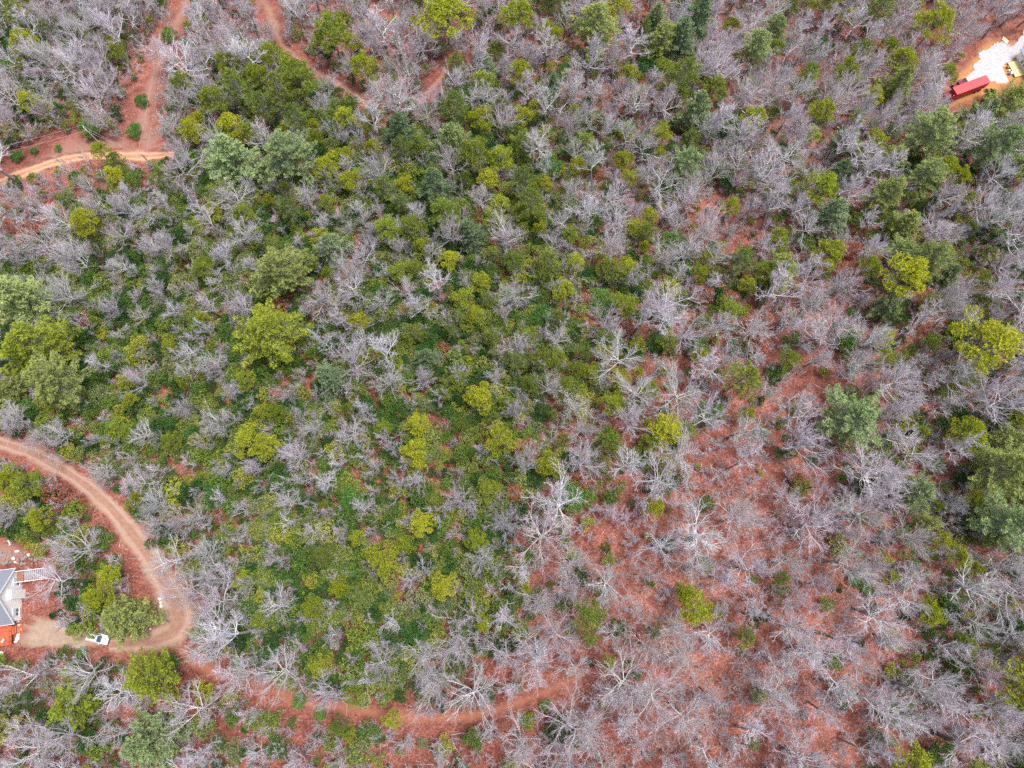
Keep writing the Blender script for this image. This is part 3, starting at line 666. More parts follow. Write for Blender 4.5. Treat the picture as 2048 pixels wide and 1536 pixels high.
# bare trees: the 300 that show largest are things, the rest of the woods one mass
def in_frame(px, py): return -10 < px < 2058 and -10 < py < 1546
bare = []
rb = random.Random(77)
for g in scatter(BARE, 26000, lambda d: 17.5 / (d + .35) + 2.9, 11, 31, 300, ev_cells, 1.0, .5, view_pad=-1.2):
    ti = rb.choice(list(range(17)) if g[4] > 1000 else list(range(3, 17))); t = T_BARE[ti]; s = min(1.6, max(.5, rb.gauss(1.0, .26))) * (1.0 if g[4] > 1150 else 1.1); gz = float(dens(GREEN, g[3], g[4])); s *= 1 - .075 * max(0, gz - 3.2); hz = min(s, 1.15) * rb.uniform(.85, 1.1) * .9
    d = proj(g[0], g[1], g[2] + 10)[2]; bare.append((t['R'] * s * FPX / d, g, ti, s, hz))
for px, py, ti, s in ((104, 1170, 1, 1.0), (120, 1235, 13, .8), (300, 1062, 7, .8), (348, 1118, 1, 1.0), (402, 1112, 8, .9), (378, 1168, 2, 1.05), (440, 1205, 3, 1.1), (432, 1292, 0, 1.05), (470, 1340, 4, 1.0), (395, 1240, 9, .85), (64, 872, 6, .9), (15, 840, 2, .9), (300, 1000, 5, .8), (345, 1040, 10, .8)):
    x, y, z = at1(px, py, 9); bare.append((99, (x, y, z, px, py, 5, 3), ti, s, s * .85))
bare.sort(key=lambda b: -b[0] * in_frame(b[1][3], b[1][4]))
rest_b = bare[300:]
for k, (r, g, ti, s, hz) in enumerate(bare[:300]):
    t = T_BARE[ti]; e = plant('bare_tree', t, g[:3], rb.uniform(0, 6.28), s, hz, 'bare tree', 'leafless hardwood trees', tilt=(rb.gauss(0, .05), rb.gauss(0, .05)))
    px, py, d = proj(g[0], g[1], g[2] + 15 * hz * .75)
    THINGS.append((e, {'oak': 'spreading', 'vase': 'vase-shaped', 'pole': 'slender'}[t['style']] + ' bare tree', float(px), float(py), None))

saps = []
SAPG = np.clip(BARE * .45 + 2.4 + np.where(np.arange(12)[:, None] >= 7, 1.3, .2) - .42 * np.clip(GREEN - 2, 0, 9), .6, 9)
for g in scatter(SAPG, 56000, lambda d: 9.0 / (d + .3) + .95, 3, 41, 280, None, .1, .5, view_pad=-.3):
    ti = rb.randrange(6); t = T_SAP[ti]; s = rb.uniform(.55, 1.25) * (1.2 if dens(GREEN, g[3], g[4]) > 4.2 else 1); d = proj(g[0], g[1], g[2] + 3)[2]; saps.append((t['R'] * s * FPX / d, g, ti, s, s * rb.uniform(.8, 1.2) * (1.3 if dens(GREEN, g[3], g[4]) > 4.2 else 1)))
saps.sort(key=lambda b: -b[0] * in_frame(b[1][3], b[1][4]) * (1.25 if dens(GREEN, b[1][3], b[1][4]) < 2.5 else 1))
rest_s = saps[300:]
for k, (r, g, ti, s, hz) in enumerate(saps[:300]):
    t = T_SAP[ti]; e = plant('bare_sapling', t, g[:3], rb.uniform(0, 6.28), s, hz, 'sapling', 'leafless saplings', tilt=(rb.gauss(0, .06), rb.gauss(0, .06)), stem='stem')
    px, py, d = proj(g[0], g[1], g[2] + t['H'] * hz * .6)
    THINGS.append((e, ('thin' if t['style'] == 'sapling' else 'bushy') + ' bare sapling', float(px), float(py), None))

shr = []
for g in scatter(GREEN, 120000, lambda d: 5.2 / (d + .12) + .55, 1.8, 51, 260, None, .5, .45, clump=True):
    ti = rb.randrange(5); t = T_SHRUB[ti]; s = min(2.0, max(.45, rb.gauss(1.0, .32))); d = proj(g[0], g[1], g[2] + 2)[2]; shr.append((t['R'] * s * FPX / d, g, ti, s, s * rb.uniform(.75, 1.35)))
shr.sort(key=lambda b: -b[0] * in_frame(b[1][3], b[1][4]))
rest_g = shr[300:]
for k, (r, g, ti, s, hz) in enumerate(shr[:300]):
    t = T_SHRUB[ti]; e = plant('evergreen_shrub', t, g[:3], rb.uniform(0, 6.28), s, hz, 'shrub', 'evergreen laurel shrubs', stem='stem')
    px, py, d = proj(g[0], g[1], g[2] + t['H'] * hz * .7)
    THINGS.append((e, 'leafy laurel shrub', float(px), float(py), None))

def mass(name, items, templates, label):
    tc = bpy.data.collections.new(name + '_kinds')
    for i, t in enumerate(templates):
        tc.objects.link(bpy.data.objects.new(f'{name}_{i:02d}', t['whole']))
    n = len(items); V = np.array([it[1][:3] for it in items]); r = np.random.default_rng(n)
    me = bpy.data.meshes.new(name); me.vertices.add(n); me.vertices.foreach_set('co', V.astype(np.float32).ravel())
    rot = np.stack([r.normal(0, .05, n), r.normal(0, .05, n), r.uniform(0, 6.28, n)], 1); scl = np.array([(it[3], it[3], it[4]) for it in items])
    a = me.attributes.new('turn', 'FLOAT_VECTOR', 'POINT'); a.data.foreach_set('vector', rot.astype(np.float32).ravel())
    a = me.attributes.new('size', 'FLOAT_VECTOR', 'POINT'); a.data.foreach_set('vector', scl.astype(np.float32).ravel())
    a = me.attributes.new('which', 'INT', 'POINT'); a.data.foreach_set('value', np.array([it[2] for it in items], np.int32))
    o = link(name, me); kind(o, 'stuff', label)
    ng = bpy.data.node_groups.new(name, 'GeometryNodeTree')
    ng.interface.new_socket('Geometry', in_out='INPUT', socket_type='NodeSocketGeometry'); ng.interface.new_socket('Geometry', in_out='OUTPUT', socket_type='NodeSocketGeometry')
    N, Lk = ng.nodes, ng.links
    gi, go = N.new('NodeGroupInput'), N.new('NodeGroupOutput'); iop = N.new('GeometryNodeInstanceOnPoints'); ci = N.new('GeometryNodeCollectionInfo')
    ci.inputs[0].default_value = tc; ci.inputs['Separate Children'].default_value = True; ci.inputs['Reset Children'].default_value = True
    def attr(nm, dt):
        q = N.new('GeometryNodeInputNamedAttribute'); q.data_type = dt; q.inputs[0].default_value = nm; return q.outputs[0]
    e2r = N.new('FunctionNodeEulerToRotation'); Lk.new(attr('turn', 'FLOAT_VECTOR'), e2r.inputs[0])
    Lk.new(gi.outputs[0], iop.inputs['Points']); Lk.new(ci.outputs[0], iop.inputs['Instance']); iop.inputs['Pick Instance'].default_value = True
    Lk.new(attr('which', 'INT'), iop.inputs['Instance Index']); Lk.new(e2r.outputs[0], iop.inputs['Rotation']); Lk.new(attr('size', 'FLOAT_VECTOR'), iop.inputs['Scale'])
    Lk.new(iop.outputs[0], go.inputs[0])
    md = o.modifiers.new('scatter', 'NODES'); md.node_group = ng
    return o
mass('bare_woods', rest_b, T_BARE, 'mass of smaller leafless trees filling the woods between the bigger ones')
mass('sapling_undergrowth', rest_s, T_SAP, 'haze of thin leafless saplings and twigs over the forest floor')
mass('laurel_undergrowth', rest_g, T_SHRUB, 'dense low evergreen laurel thicket under the trees')
# sticks shed on the forest floor
rs = np.random.default_rng(99); sx_, sy_ = rs.uniform(-170, 170, 9000), rs.uniform(-45, 175, 9000); ok_ = ~blocked(sx_, sy_, -1.0); sx_, sy_ = sx_[ok_], sy_[ok_]; n_ = len(sx_)
a_ = rs.uniform(0, 6.28, n_); l_ = rs.gamma(2.0, .55, n_) + .3; ex_, ey_ = sx_ + np.cos(a_) * l_, sy_ + np.sin(a_) * l_
SV_, SF_ = segs_mesh(list(zip(np.stack([sx_, sy_, terrain(sx_, sy_) + .04], 1), np.stack([ex_, ey_, terrain(ex_, ey_) + .06], 1), rs.uniform(.02, .05, n_), rs.uniform(.01, .03, n_))))
kind(link('twig_litter', mesh_np('twig_litter', SV_, SF_, [M['limb']])), 'stuff', 'pale sticks and twigs shed over the forest floor')
print('COUNTS evergreens', n_ev, 'bare', len(bare), 'saplings', len(saps), 'shrubs', len(shr), 'small pines', len(got))

# ------------------------------------------------------------------ built things
W_ = plain('white_siding', (.87, .87, .85), .6, .2, .05, 3); TRIM = plain('white_trim', (.84, .84, .84), .5, .3, .03)
SHING = plain('grey_shingles', (.23, .245, .29), .9, .1, .22, 7); GLASS = plain('window_glass', (.10, .15, .20), .08, .6, .2, 1); PALEGLASS = plain('window_blind', (.55, .68, .76), .25, .5, .08, 1)
DECKRED = plain('red_deck_stain', (.48, .115, .05), .6, .2, .18, 3); GREYWOOD = plain('grey_weathered_wood', (.36, .31, .29), .9, .1, .25, 4); BROWNWOOD = plain('brown_wood', (.30, .15, .10), .8, .1, .2, 4)
POLEWOOD = plain('pole_wood', (.30, .25, .21), .9, .1, .25, 3); PALEPOLE = plain('pale_pole', (.62, .58, .53), .8, .1, .12, 3); STEEL = plain('grey_steel', (.35, .36, .38), .4, .5, .1, 3, .6)
CARW = plain('white_car_paint', (.82, .84, .86), .18, .5, .02, 1); RUBBER = plain('tyre_rubber', (.025, .025, .027), .8, .2, .2, 6); BLACK = plain('black_plastic', (.03, .03, .035), .5, .3, .2, 5)
CARGLASS = plain('car_glass', (.035, .06, .10), .05, .7, .1, 1); LAMP = plain('lamp_lens', (.75, .78, .8), .15, .6, .05, 2); TAIL = plain('tail_lens', (.45, .02, .02), .2, .5, .1, 2)
RED = plain('red_container_paint', (.62, .075, .085), .5, .3, .10, .8); DARKRED = plain('dark_red_paint', (.16, .012, .022), .3, .5, .12, 2); CHROME = plain('chrome', (.75, .76, .78), .15, .6, .04, 2, .9)
PLY = plain('new_plywood', (.70, .58, .28), .8, .15, .12, 1.2); LUMBER = plain('pale_lumber', (.78, .66, .5), .8, .15, .12, 3); BLUEROOF = plain('blue_grey_roof', (.30, .33, .48), .6, .2, .08, 2)
STONE = plain('field_stone', (.27, .22, .205), .9, .1, .22, 3); PALESTONE = plain('pale_stone', (.72, .64, .56), .9, .1, .15, 3); LOGW = plain('fallen_log', (.34, .29, .26), .9, .1, .25, 3)
BLUEP = plain('blue_cover', (.09, .16, .32), .5, .3, .15, 4); WHITEP = plain('white_plastic', (.8, .82, .86), .4, .4, .04, 2); WIRE = plain('aluminium_wire', (.34, .32, .32), .4, .5, .05, 1)

# --- the white house
A, B = np.array(at1(45, 1142)), np.array(at1(43, 1240)); mid = (A + B) / 2; Wd = float(np.linalg.norm(A - B)); ang = math.atan2(A[1] - B[1], A[0] - B[0]) - math.pi / 2
H = empty('house', (mid[0], mid[1], HOUSE_Z), ang); hw_, EV_, RG_, LN = Wd / 2, 2.9, 6.9, 13.0
m = MB(); m.prism([(-hw_, -.6), (hw_, -.6), (hw_, EV_), (0, RG_), (-hw_, EV_)], 'x', -LN, 0); m.build('wall', W_, H)
for k in range(13):      # lap siding courses on the gable end
    z0 = .15 + k * .5; half = hw_ if z0 + .48 < EV_ else hw_ * max(.05, (RG_ - z0 - .5) / (RG_ - EV_))
    MB().box((.008, 0, z0 + .24), (.03, half * 2 - .06, .46)).build('siding_board', W_, H)
rise = math.atan2(RG_ - EV_, hw_); sl = math.hypot(hw_ + .45, RG_ - EV_ + .3)
for sd in (1, -1):
    y0, z0, y1, z1 = 0, RG_ + .12, sd * (hw_ + .5), EV_ + .12 - .5 * (RG_ - EV_) / hw_
    m = MB(); q = [(y0, z0), (y1, z1), (y1, z1 + .14), (y0, z0 + .14)]; m.prism(q, 'x', -LN - .3, .35); rf = m.build('roof', SHING, H)
    for k in range(9):   # shingle courses
        t = (k + .5) / 9; yy, zz = y0 + (y1 - y0) * t, z0 + (z1 - z0) * t + .15
        MB().box((-LN / 2, yy, zz), (LN + .62, sl / 9 * .98, .02), 0, 0)
        c = MB(); dy, dz = (y1 - y0) / 18, (z1 - z0) / 18; c.prism([(yy - dy, zz - dz - .005), (yy + dy, zz + dz + .02), (yy + dy, zz + dz - .04), (yy - dy, zz - dz - .04)], 'x', -LN - .28, .33); c.build('shingle_course', SHING, rf)
    m = MB(); m.prism([(y0, z0 - .16), (y1, z1 - .16), (y1, z1 + .19), (y0, z0 + .19)], 'x', .352, .40); m.build('rake_board', TRIM, H)
    MB().box((-LN / 2, y1 + sd * .03, z1 + .02), (LN + .9, .08, .2)).build('gutter', TRIM, H)
MB().box((-2.2, hw_ * .45, RG_ * .76 + .1), (.3, .3, .6)).build('roof_vent', STEEL, H)
MB().box((-1.6, hw_ * .38, RG_ * .80), (2.6, .1, .16)).build('ridge_vent', BLACK, H)
m = MB(); m.box((.32, .25, 1.9), (.6, 1.7, 3.8)); m.build('chimney_chase', W_, H)
for yc in (hw_ * .58, -hw_ * .66):
    wn = MB().box((.04, yc, 1.75), (.10, 1.5, 1.75)).build('window', TRIM, H)
    for a_ in (-.34, .34):
        for zc, g in ((1.36, GLASS), (2.14, PALEGLASS)): MB().box((.095, yc + a_, zc), (.03, .58, .66)).build('pane', g, wn)
    MB().box((.12, yc, .84), (.16, 1.6, .08)).build('sill', TRIM, wn)
# stairs on the gable end
ys0, ys1 = hw_ - 2.1, hw_ - .1; yc = (ys0 + ys1) / 2
for k in range(7): MB().box((.10 + k * .19, yc, 1.65), (.17, 2.0, .05)).build('landing_board', BROWNWOOD, H)
for k in range(11):
    MB().box((1.5 + k * .29, yc, 1.5 - k * .142), (.26, 1.9, .05)).build('stair_tread', GREYWOOD, H)
for yy in (ys0, ys1):
    m = MB(); m.tube([(.05, yy, 2.6), (1.35, yy, 2.6), (4.6, yy, 1.0)], .06, 6); m.build('handrail', TRIM, H)
    m = MB(); m.box((.7, yy, 1.52), (1.3, .06, .2)); m.build('landing_beam', TRIM, H)
    L_ = math.hypot(3.3, 1.6); m = MB(); m.box((3.0, yy, .75), (L_, .06, .26), 0, math.atan2(1.6, 3.3)); m.build('stringer', TRIM, H)
    for k, (xx, zz) in enumerate(((.08, 2.6), (1.35, 2.6), (2.9, 1.85), (4.55, 1.0))):
        MB().box((xx, yy, zz / 2), (.1, .1, zz)).build('rail_post', TRIM, H)
# red deck
dy1, dy0 = -hw_ - .55, -hw_ - 4.1
for k in range(26):
    yk = dy0 + (k + .5) * (dy1 - dy0) / 26; MB().box((-5.6, yk, 1.0), (9.0, (dy1 - dy0) / 26 - .012, .05)).build('deck_board', DECKRED, H)
for k in range(4): MB().box((-1.2 - 2.4 * k, dy0 + .1, .45), (.12, .12, 1.0)).build('deck_post', DECKRED, H); MB().box((-1.2, dy1 - .2 - .95 * k, 1.35), (.1, .1, .75)).build('rail_post', DECKRED, H)
MB().box((-5.6, dy0 + .03, 1.7), (9.0, .1, .07)).build('deck_rail', DECKRED, H); MB().box((-1.18, dy0 + .8, 1.7), (.1, 1.5, .07)).build('deck_rail', DECKRED, H); MB().box((-5.6, dy0 - .03, .9), (9.05, .05, .22)).build('deck_skirt', DECKRED, H)
for k in range(5): MB().box((-.95 + k * .3, dy1 - 1.1, .85 - k * .17), (.28, 1.5, .06)).build('deck_step', DECKRED, H)
tag(H, 'white sided house with grey gable roof and red deck', 'house')
cs, sn = math.cos(ang), math.sin(ang)
def hpos(x, y, z): return (mid[0] + x * cs - y * sn, mid[1] + x * sn + y * cs, HOUSE_Z + z)
g_ = empty('grill', hpos(-4.6, dy0 + 1.0, 1.03), ang); MB().box((0, 0, .55), (.9, .6, .35)).build('lid', BLUEP, g_, .05); MB().box((0, 0, .2), (.7, .5, .36)).build('cabinet', BLACK, g_); MB().box((.65, 0, .5), (.35, .5, .04)).build('shelf', STEEL, g_)
tag(g_, 'blue covered grill on the red deck', 'grill')
def chair(name, loc, rz, mat, label, group=None):
    e = empty(name, loc, rz); MB().box((0, 0, .40), (.5, .55, .05)).build('seat', mat, e); MB().box((-.27, 0, .72), (.05, .55, .65), 0, -.25).build('backrest', mat, e)
    for a in (-.2, .2):
        for b in (-.24, .24): MB().box((a, b, .19), (.06, .06, .38)).build('leg', mat, e)
    for b in (-.28, .28): MB().box((0, b, .6), (.5, .07, .05)).build('armrest', mat, e)
    return tag(e, label, 'chair', group)
chair('deck_chair', hpos(-2.3, dy0 + .9, 1.03), ang + 2.6, WHITEP, 'pale chair on the red deck by its steps')
cx, cy, cz = at1(22, 1080); chair('garden_chair', (cx, cy, cz + .07), 2.9, WHITEP, 'white chair on the yard bank, farther from the house', 'white yard chairs')
cx, cy, cz = at1(24, 1087); chair('garden_chair', (cx, cy, cz + .07), 3.4, WHITEP, 'white chair on the yard bank, nearer the house', 'white yard chairs')

# --- rocks
def rock_mesh(seed, mat):
    r = np.random.default_rng(seed); n1, n2 = 5, 9; V = [(0, 0, -.42)]; 
    for i in range(1, n1):
        for j in range(n2):
            a, b = math.pi * i / n1 - math.pi / 2, 2 * math.pi * j / n2 + .3 * i; k = r.uniform(.8, 1.15)
            V.append((math.cos(b) * math.cos(a) * .5 * k, math.sin(b) * math.cos(a) * .5 * k, math.sin(a) * .42 * k))
    V.append((0, 0, .40)); F = []
    for j in range(n2):
        F.append((0, 1 + (j + 1) % n2, 1 + j)); F.append((len(V) - 1, 1 + (n1 - 2) * n2 + j, 1 + (n1 - 2) * n2 + (j + 1) % n2))
        for i in range(n1 - 2): F.append((1 + i * n2 + j, 1 + i * n2 + (j + 1) % n2, 1 + (i + 1) * n2 + (j + 1) % n2, 1 + (i + 1) * n2 + j))
    me = bpy.data.meshes.new('rock'); me.from_pydata(V, [], F); me.materials.append(mat); me.update(); return me
ROCKS = [rock_mesh(i, STONE) for i in range(3)] + [rock_mesh(9 + i, PALESTONE) for i in range(3)]
def rock(px, py, s, k, phrase, group):
    x, y, z = at1(px, py); o = link('rock', ROCKS[k % 6]); o.location = (x, y, z + .28 * s); o.scale = (s * R.uniform(.8, 1.5), s * R.uniform(.7, 1.1), s * R.uniform(.6, .9)); o.rotation_euler = (0, 0, R.uniform(0, 6.28))
    o['category'] = 'rock'; o['group'] = group; THINGS.append((o, phrase, px, py, None))
for k, (px, py) in enumerate([(320, 1198), (322, 1205), (323, 1212), (281, 1264), (288, 1261), (301, 1258)]): rock(px, py, .6, 3 + k % 3, 'pale stone lining the road', 'pale stones lining the road bend')
for k, (px, py) in enumerate([(37, 1243), (39, 1252), (38, 1268), (37, 1276), (33, 1283), (5, 1306), (40, 1260)]): rock(px, py, .7, 3 + k % 3, 'pale stone by the deck', 'pale stones by the deck')
for row, (yy, n) in enumerate(((1105, 8), (1112, 11), (1119, 12), (1126, 12))):
    for k in range(n): rock(2 + k * 7 + R.uniform(-2, 2), yy + R.uniform(-2.5, 2.5), R.uniform(.35, .8), R.choice([0, 1, 2, 0, 1, 2, 4]), ['top', 'second', 'third', 'lowest'][row] + ' row terrace stone', 'stones of the rough yard terraces')

# --- the parked car
def wheel(parent, x, y, z, r, wd):
    t = MB(); t.tube([(x, y - wd / 2, z), (x, y + wd / 2, z)], r, 16); o = t.build('wheel', RUBBER, parent); q = MB(); s_ = 1 if y > 0 else -1
    q.tube([(x, y + s_ * wd * .5, z), (x, y + s_ * (wd * .5 + .02), z)], r * .62, 12); q.build('rim', STEEL, o)
c0, c1 = np.array(at1(174, 1271, 1.0)), np.array(at1(214, 1281, 1.0)); cm = (c0 + c1) / 2; ca = math.atan2(c1[1] - c0[1], c1[0] - c0[0])
C = empty('car', (cm[0], cm[1], cm[2] + .09), ca, (.93, .93, .93))
side = [(-2.25, .35), (-2.28, .75), (-2.15, .98), (-1.2, 1.02), (.75, 1.0), (1.75, .88), (2.2, .72), (2.25, .38)]
m = MB(); m.prism(side, 'y', -.9, .9); m.build('body', CARW, C, .07)
m = MB(); k = len(m.v)
lowp = [(-2.0, -.82), (1.05, -.82), (1.05, .82), (-2.0, .82)]; topp = [(-1.55, -.62), (.15, -.62), (.15, .62), (-1.55, .62)]
m.v += [(x, y, .97) for x, y in lowp] + [(x, y, 1.5) for x, y in topp]; m.f += [(0, 1, 2, 3), (4, 7, 6, 5), (0, 4, 5, 1), (1, 5, 6, 2), (2, 6, 7, 3), (3, 7, 4, 0)]; m.build('cabin', CARW, C, .06)
def pane(name, pts, mat, parent, off):
    n_ = np.cross(np.array(pts[1]) - pts[0], np.array(pts[2]) - pts[0]); n_ = n_ / np.linalg.norm(n_); n_ *= 1 if np.dot(n_, off) > 0 else -1
    m = MB(); m.v = [tuple(np.array(p) - n_ * .02) for p in pts] + [tuple(np.array(p) + n_ * .022) for p in pts]; n = len(pts)
    m.f = [tuple(range(n)), tuple(range(n, 2 * n))] + [(i, (i + 1) % n, n + (i + 1) % n, n + i) for i in range(n)]; return m.build(name, mat, parent)
def lerp3(a, b, t): return tuple(a[i] + (b[i] - a[i]) * t for i in range(3))
pane('windshield', [(.98, -.72, 1.01), (.98, .72, 1.01), (.22, .56, 1.45), (.22, -.56, 1.45)], CARGLASS, C, (1, 0, 1))
pane('rear_window', [(-1.93, -.70, 1.05), (-1.93, .70, 1.05), (-1.60, .54, 1.44), (-1.60, -.54, 1.44)], CARGLASS, C, (-1, 0, 1))
for s_ in (-1, 1):
    for xa, xb, xc, xd in ((-1.8, -.75, -.78, -1.5), (-.65, .85, .15, -.65)): pane('side_window', [(xa, s_ * .80, 1.03), (xb, s_ * .80, 1.03), (xc, s_ * .645, 1.43), (xd, s_ * .645, 1.43)], CARGLASS, C, (0, s_, .4))
    for xx in (-1.4, 1.4): wheel(C, xx, s_ * .83, .33, .33, .22)
    MB().box((2.19, s_ * .62, .68), (.14, .36, .14)).build('headlight', LAMP, C); MB().box((-2.24, s_ * .66, .82), (.12, .3, .16)).build('taillight', TAIL, C); MB().box((.75, s_ * .99, 1.03), (.14, .18, .13)).build('mirror', CARW, C)
MB().box((2.25, 0, .45), (.12, 1.3, .2)).build('grille', BLACK, C); MB().box((-.5, 0, 1.515), (.7, .55, .02)).build('sunroof', CARGLASS, C)
tag(C, 'white car parked on the driveway, hood under a green pine', 'car')

# --- gravel pad: trailer, tractor unit, pickup, cabin
p0, p1 = np.array(at1(1910, 182, 3.9)), np.array(at1(1977, 157, 3.9)); tm = (p0 + p1) / 2; ta = math.atan2(p1[1] - p0[1], p1[0] - p0[0]); TL = float(np.linalg.norm(p1 - p0))
T = empty('trailer', (tm[0], tm[1], tm[2] + .1), ta); hl = TL / 2
MB().box((0, 0, 2.5), (TL, 2.45, 2.6)).build('container_body', RED, T, .04)
for s_ in (-1, 1):
    for k in range(int(TL / .6)): MB().box((-hl + .4 + k * .6, s_ * 1.24, 2.5), (.3, .05, 2.3)).build('corrugation', RED, T)
    MB().box((0, s_ * .5, 1.08), (TL - .3, .2, .22)).build('chassis_beam', BLACK, T); MB().box((0, s_ * 1.24, 3.78), (TL + .04, .1, .1)).build('top_rail', RED, T); MB().box((-hl + 2.6, s_ * .9, .6), (.16, .16, 1.0)).build('landing_leg', STEEL, T)
    for xx in (hl - 1.2, hl - 2.4): wheel(T, xx, s_ * 1.0, .5, .5, .42)
for k in range(9): MB().box((-hl + .6 + k * (TL - 1.2) / 8, 0, 3.805), (.08, 2.3, .025)).build('roof_rib', RED, T)
for s_ in (-1, 1): MB().box((hl + .03, s_ * .6, 2.5), (.06, 1.15, 2.5)).build('rear_door', RED, T); MB().tube([(hl + .09, s_ * .3, 1.4), (hl + .09, s_ * .3, 3.6)], .03, 6).build('lock_rod', STEEL, T)
tag(T, 'long red box trailer parked on the white gravel pad', 'trailer')
def tpos(x, y, z=0): return (tm[0] + x * math.cos(ta) - y * math.sin(ta), tm[1] + x * math.sin(ta) + y * math.cos(ta), tm[2] + .1 + z)
K = empty('truck_tractor', tpos(-hl - 1.5, 0), ta)
MB().box((-.1, 0, 1.9), (1.7, 2.2, 1.9)).build('cab', DARKRED, K, .1); m = MB(); m.prism([(-2.7, .8), (-2.75, 1.4), (-2.4, 1.75), (-.95, 1.95), (-.95, .8)], 'y', -.85, .85); m.build('hood', DARKRED, K, .06)
MB().box((-.97, 0, 2.25), (.06, 1.8, .7)).build('windshield', CARGLASS, K); MB().box((.3, 0, .85), (5.8, .9, .25)).build('chassis_frame', BLACK, K); MB().box((-2.8, 0, 1.15), (.1, 1.1, .8)).build('radiator_grille', CHROME, K); MB().box((-2.86, 0, .65), (.18, 2.2, .3)).build('bumper', CHROME, K)
for s_ in (-1, 1):
    MB().tube([(.9, s_ * .98, .9), (.9, s_ * .98, 3.4)], .1, 8).build('exhaust_stack', CHROME, K); MB().box((.02, s_ * 1.12, 2.3), (.9, .04, .6)).build('side_window', CARGLASS, K); MB().tube([(.0, s_ * 1.0, .8), (1.2, s_ * 1.0, .8)], .3, 10).build('fuel_tank', CHROME, K); MB().box((-2.72, s_ * .75, 1.15), (.1, .25, .22)).build('headlight', LAMP, K)
    wheel(K, -1.9, s_ * .95, .5, .5, .32); wheel(K, 2.2, s_ * .85, .5, .5, .5); MB().box((-1.9, s_ * 1.0, 1.08), (1.3, .42, .12)).build('fender', DARKRED, K)
tag(K, 'dark red truck hitched in front of the red trailer', 'truck')
pp = at1(1922, 165, 1.3); U = empty('pickup_truck', (pp[0], pp[1], pp[2] + .1), ta + math.pi)
MB().box((0, 0, .72), (4.6, 1.75, .55)).build('body', DARKRED, U, .08); MB().box((.15, 0, 1.3), (1.6, 1.5, .6)).build('cabin', DARKRED, U, .12); MB().box((-1.45, 0, .96), (1.5, 1.4, .12)).build('bed', BLACK, U)
for s_ in (-1, 1):
    MB().box((-1.45, s_ * .8, 1.1), (1.6, .1, .28)).build('bed_side', DARKRED, U); MB().box((.15, s_ * .77, 1.36), (1.2, .03, .36)).build('side_window', CARGLASS, U); MB().box((2.28, s_ * .62, .85), (.1, .3, .2)).build('headlight', LAMP, U)
    for xx in (-1.4, 1.4): wheel(U, xx, s_ * .8, .38, .38, .26)
MB().box((.99, 0, 1.34), (.05, 1.3, .42), 0, -.3).build('windshield', CARGLASS, U)
tag(U, 'dark pickup half hidden behind the red trailer', 'pickup')

q0, q1, q2 = np.array(at1(2013, 128)), np.array(at1(2028, 157)), np.array(at1(2032, 121)); ex = unit(q1 - q0); dl = float(np.linalg.norm(q1 - q0)); dd = 3.0; ba = math.atan2(ex[1], ex[0])
BH = empty('cabin_building', tuple(q0), ba)          # local x along the deck edge, local y towards the wall
for k in range(4):
    for j in range(2): MB().box(((k + .5) * dl / 4, (j + .5) * dd / 2, .55), (dl / 4 - .02, dd / 2 - .02, .06)).build('plywood_sheet', PLY, BH)
MB().box((dl / 2, dd / 2, .26), (dl - .1, dd - .1, .50)).build('deck_frame', BROWNWOOD, BH)
MB().box((dl / 2, dd + 3.6, 1.5), (dl + 2.4, 7.0, 3.6)).build('wall', W_, BH)
for xx, zz in ((dl * .30, 1.7), (dl * .52, 1.7), (dl * .74, 1.7)):
    wn = MB().box((xx, dd + .07, zz), (.85, .10, 1.25)).build('window', TRIM, BH); MB().box((xx, dd + .01, zz), (.62, .04, 1.0)).build('pane', GLASS, wn)
MB().box((dl * .08, dd + .07, 1.6), (.95, .1, 2.0)).build('door', TRIM, BH)
m = MB(); m.prism([(dd - .4, 3.25), (dd + 3.6, 5.0), (dd + 7.6, 3.25), (dd + 7.6, 3.42), (dd + 3.6, 5.2), (dd - .4, 3.42)], 'x', -1.7, dl + 1.7); rf = m.build('roof', BLUEROOF, BH)
for k in range(10): m = MB(); xx = -1.5 + k * (dl + 3.0) / 9; m.prism([(dd - .38, 3.44), (dd + 3.6, 5.22), (dd + 3.6, 5.26), (dd - .38, 3.48)], 'x', xx - .03, xx + .03); m.build('seam', BLUEROOF, rf)
tag(BH, 'white cabin with blue-grey roof and yellow plywood deck', 'house')
def bpos(x, y, z=0): return (q0[0] + ex[0] * x - ex[1] * y, q0[1] + ex[1] * x + ex[0] * y, q0[2] + .1 + z)
for k, (x, y, mt, nm, lb) in enumerate([(1.3, -.5, BROWNWOOD, 'crate', 'brown crate beside the plywood deck'), (2.4, -.6, WHITEP, 'bucket', 'white bucket beside the plywood deck'), (3.3, -.9, BLUEP, 'tool_box', 'blue tool box beside the plywood deck'), (3.4, -.45, WHITEP, 'cooler', 'white cooler against the corner of the plywood deck')]):
    e = empty(nm, bpos(x, y), ba + k)
    if nm == 'bucket': MB().tube([(0, 0, 0), (0, 0, .5)], [.2, .26], 12).build('pail', mt, e); MB().tube([(0, 0, .5), (0, 0, .53)], .27, 12).build('lid', TRIM, e)
    else: MB().box((0, 0, .25), (.7, .5, .5)).build('box', mt, e, .03); MB().box((0, 0, .53), (.74, .54, .06)).build('lid', mt, e)
    tag(e, lb, nm.replace('_', ' '))
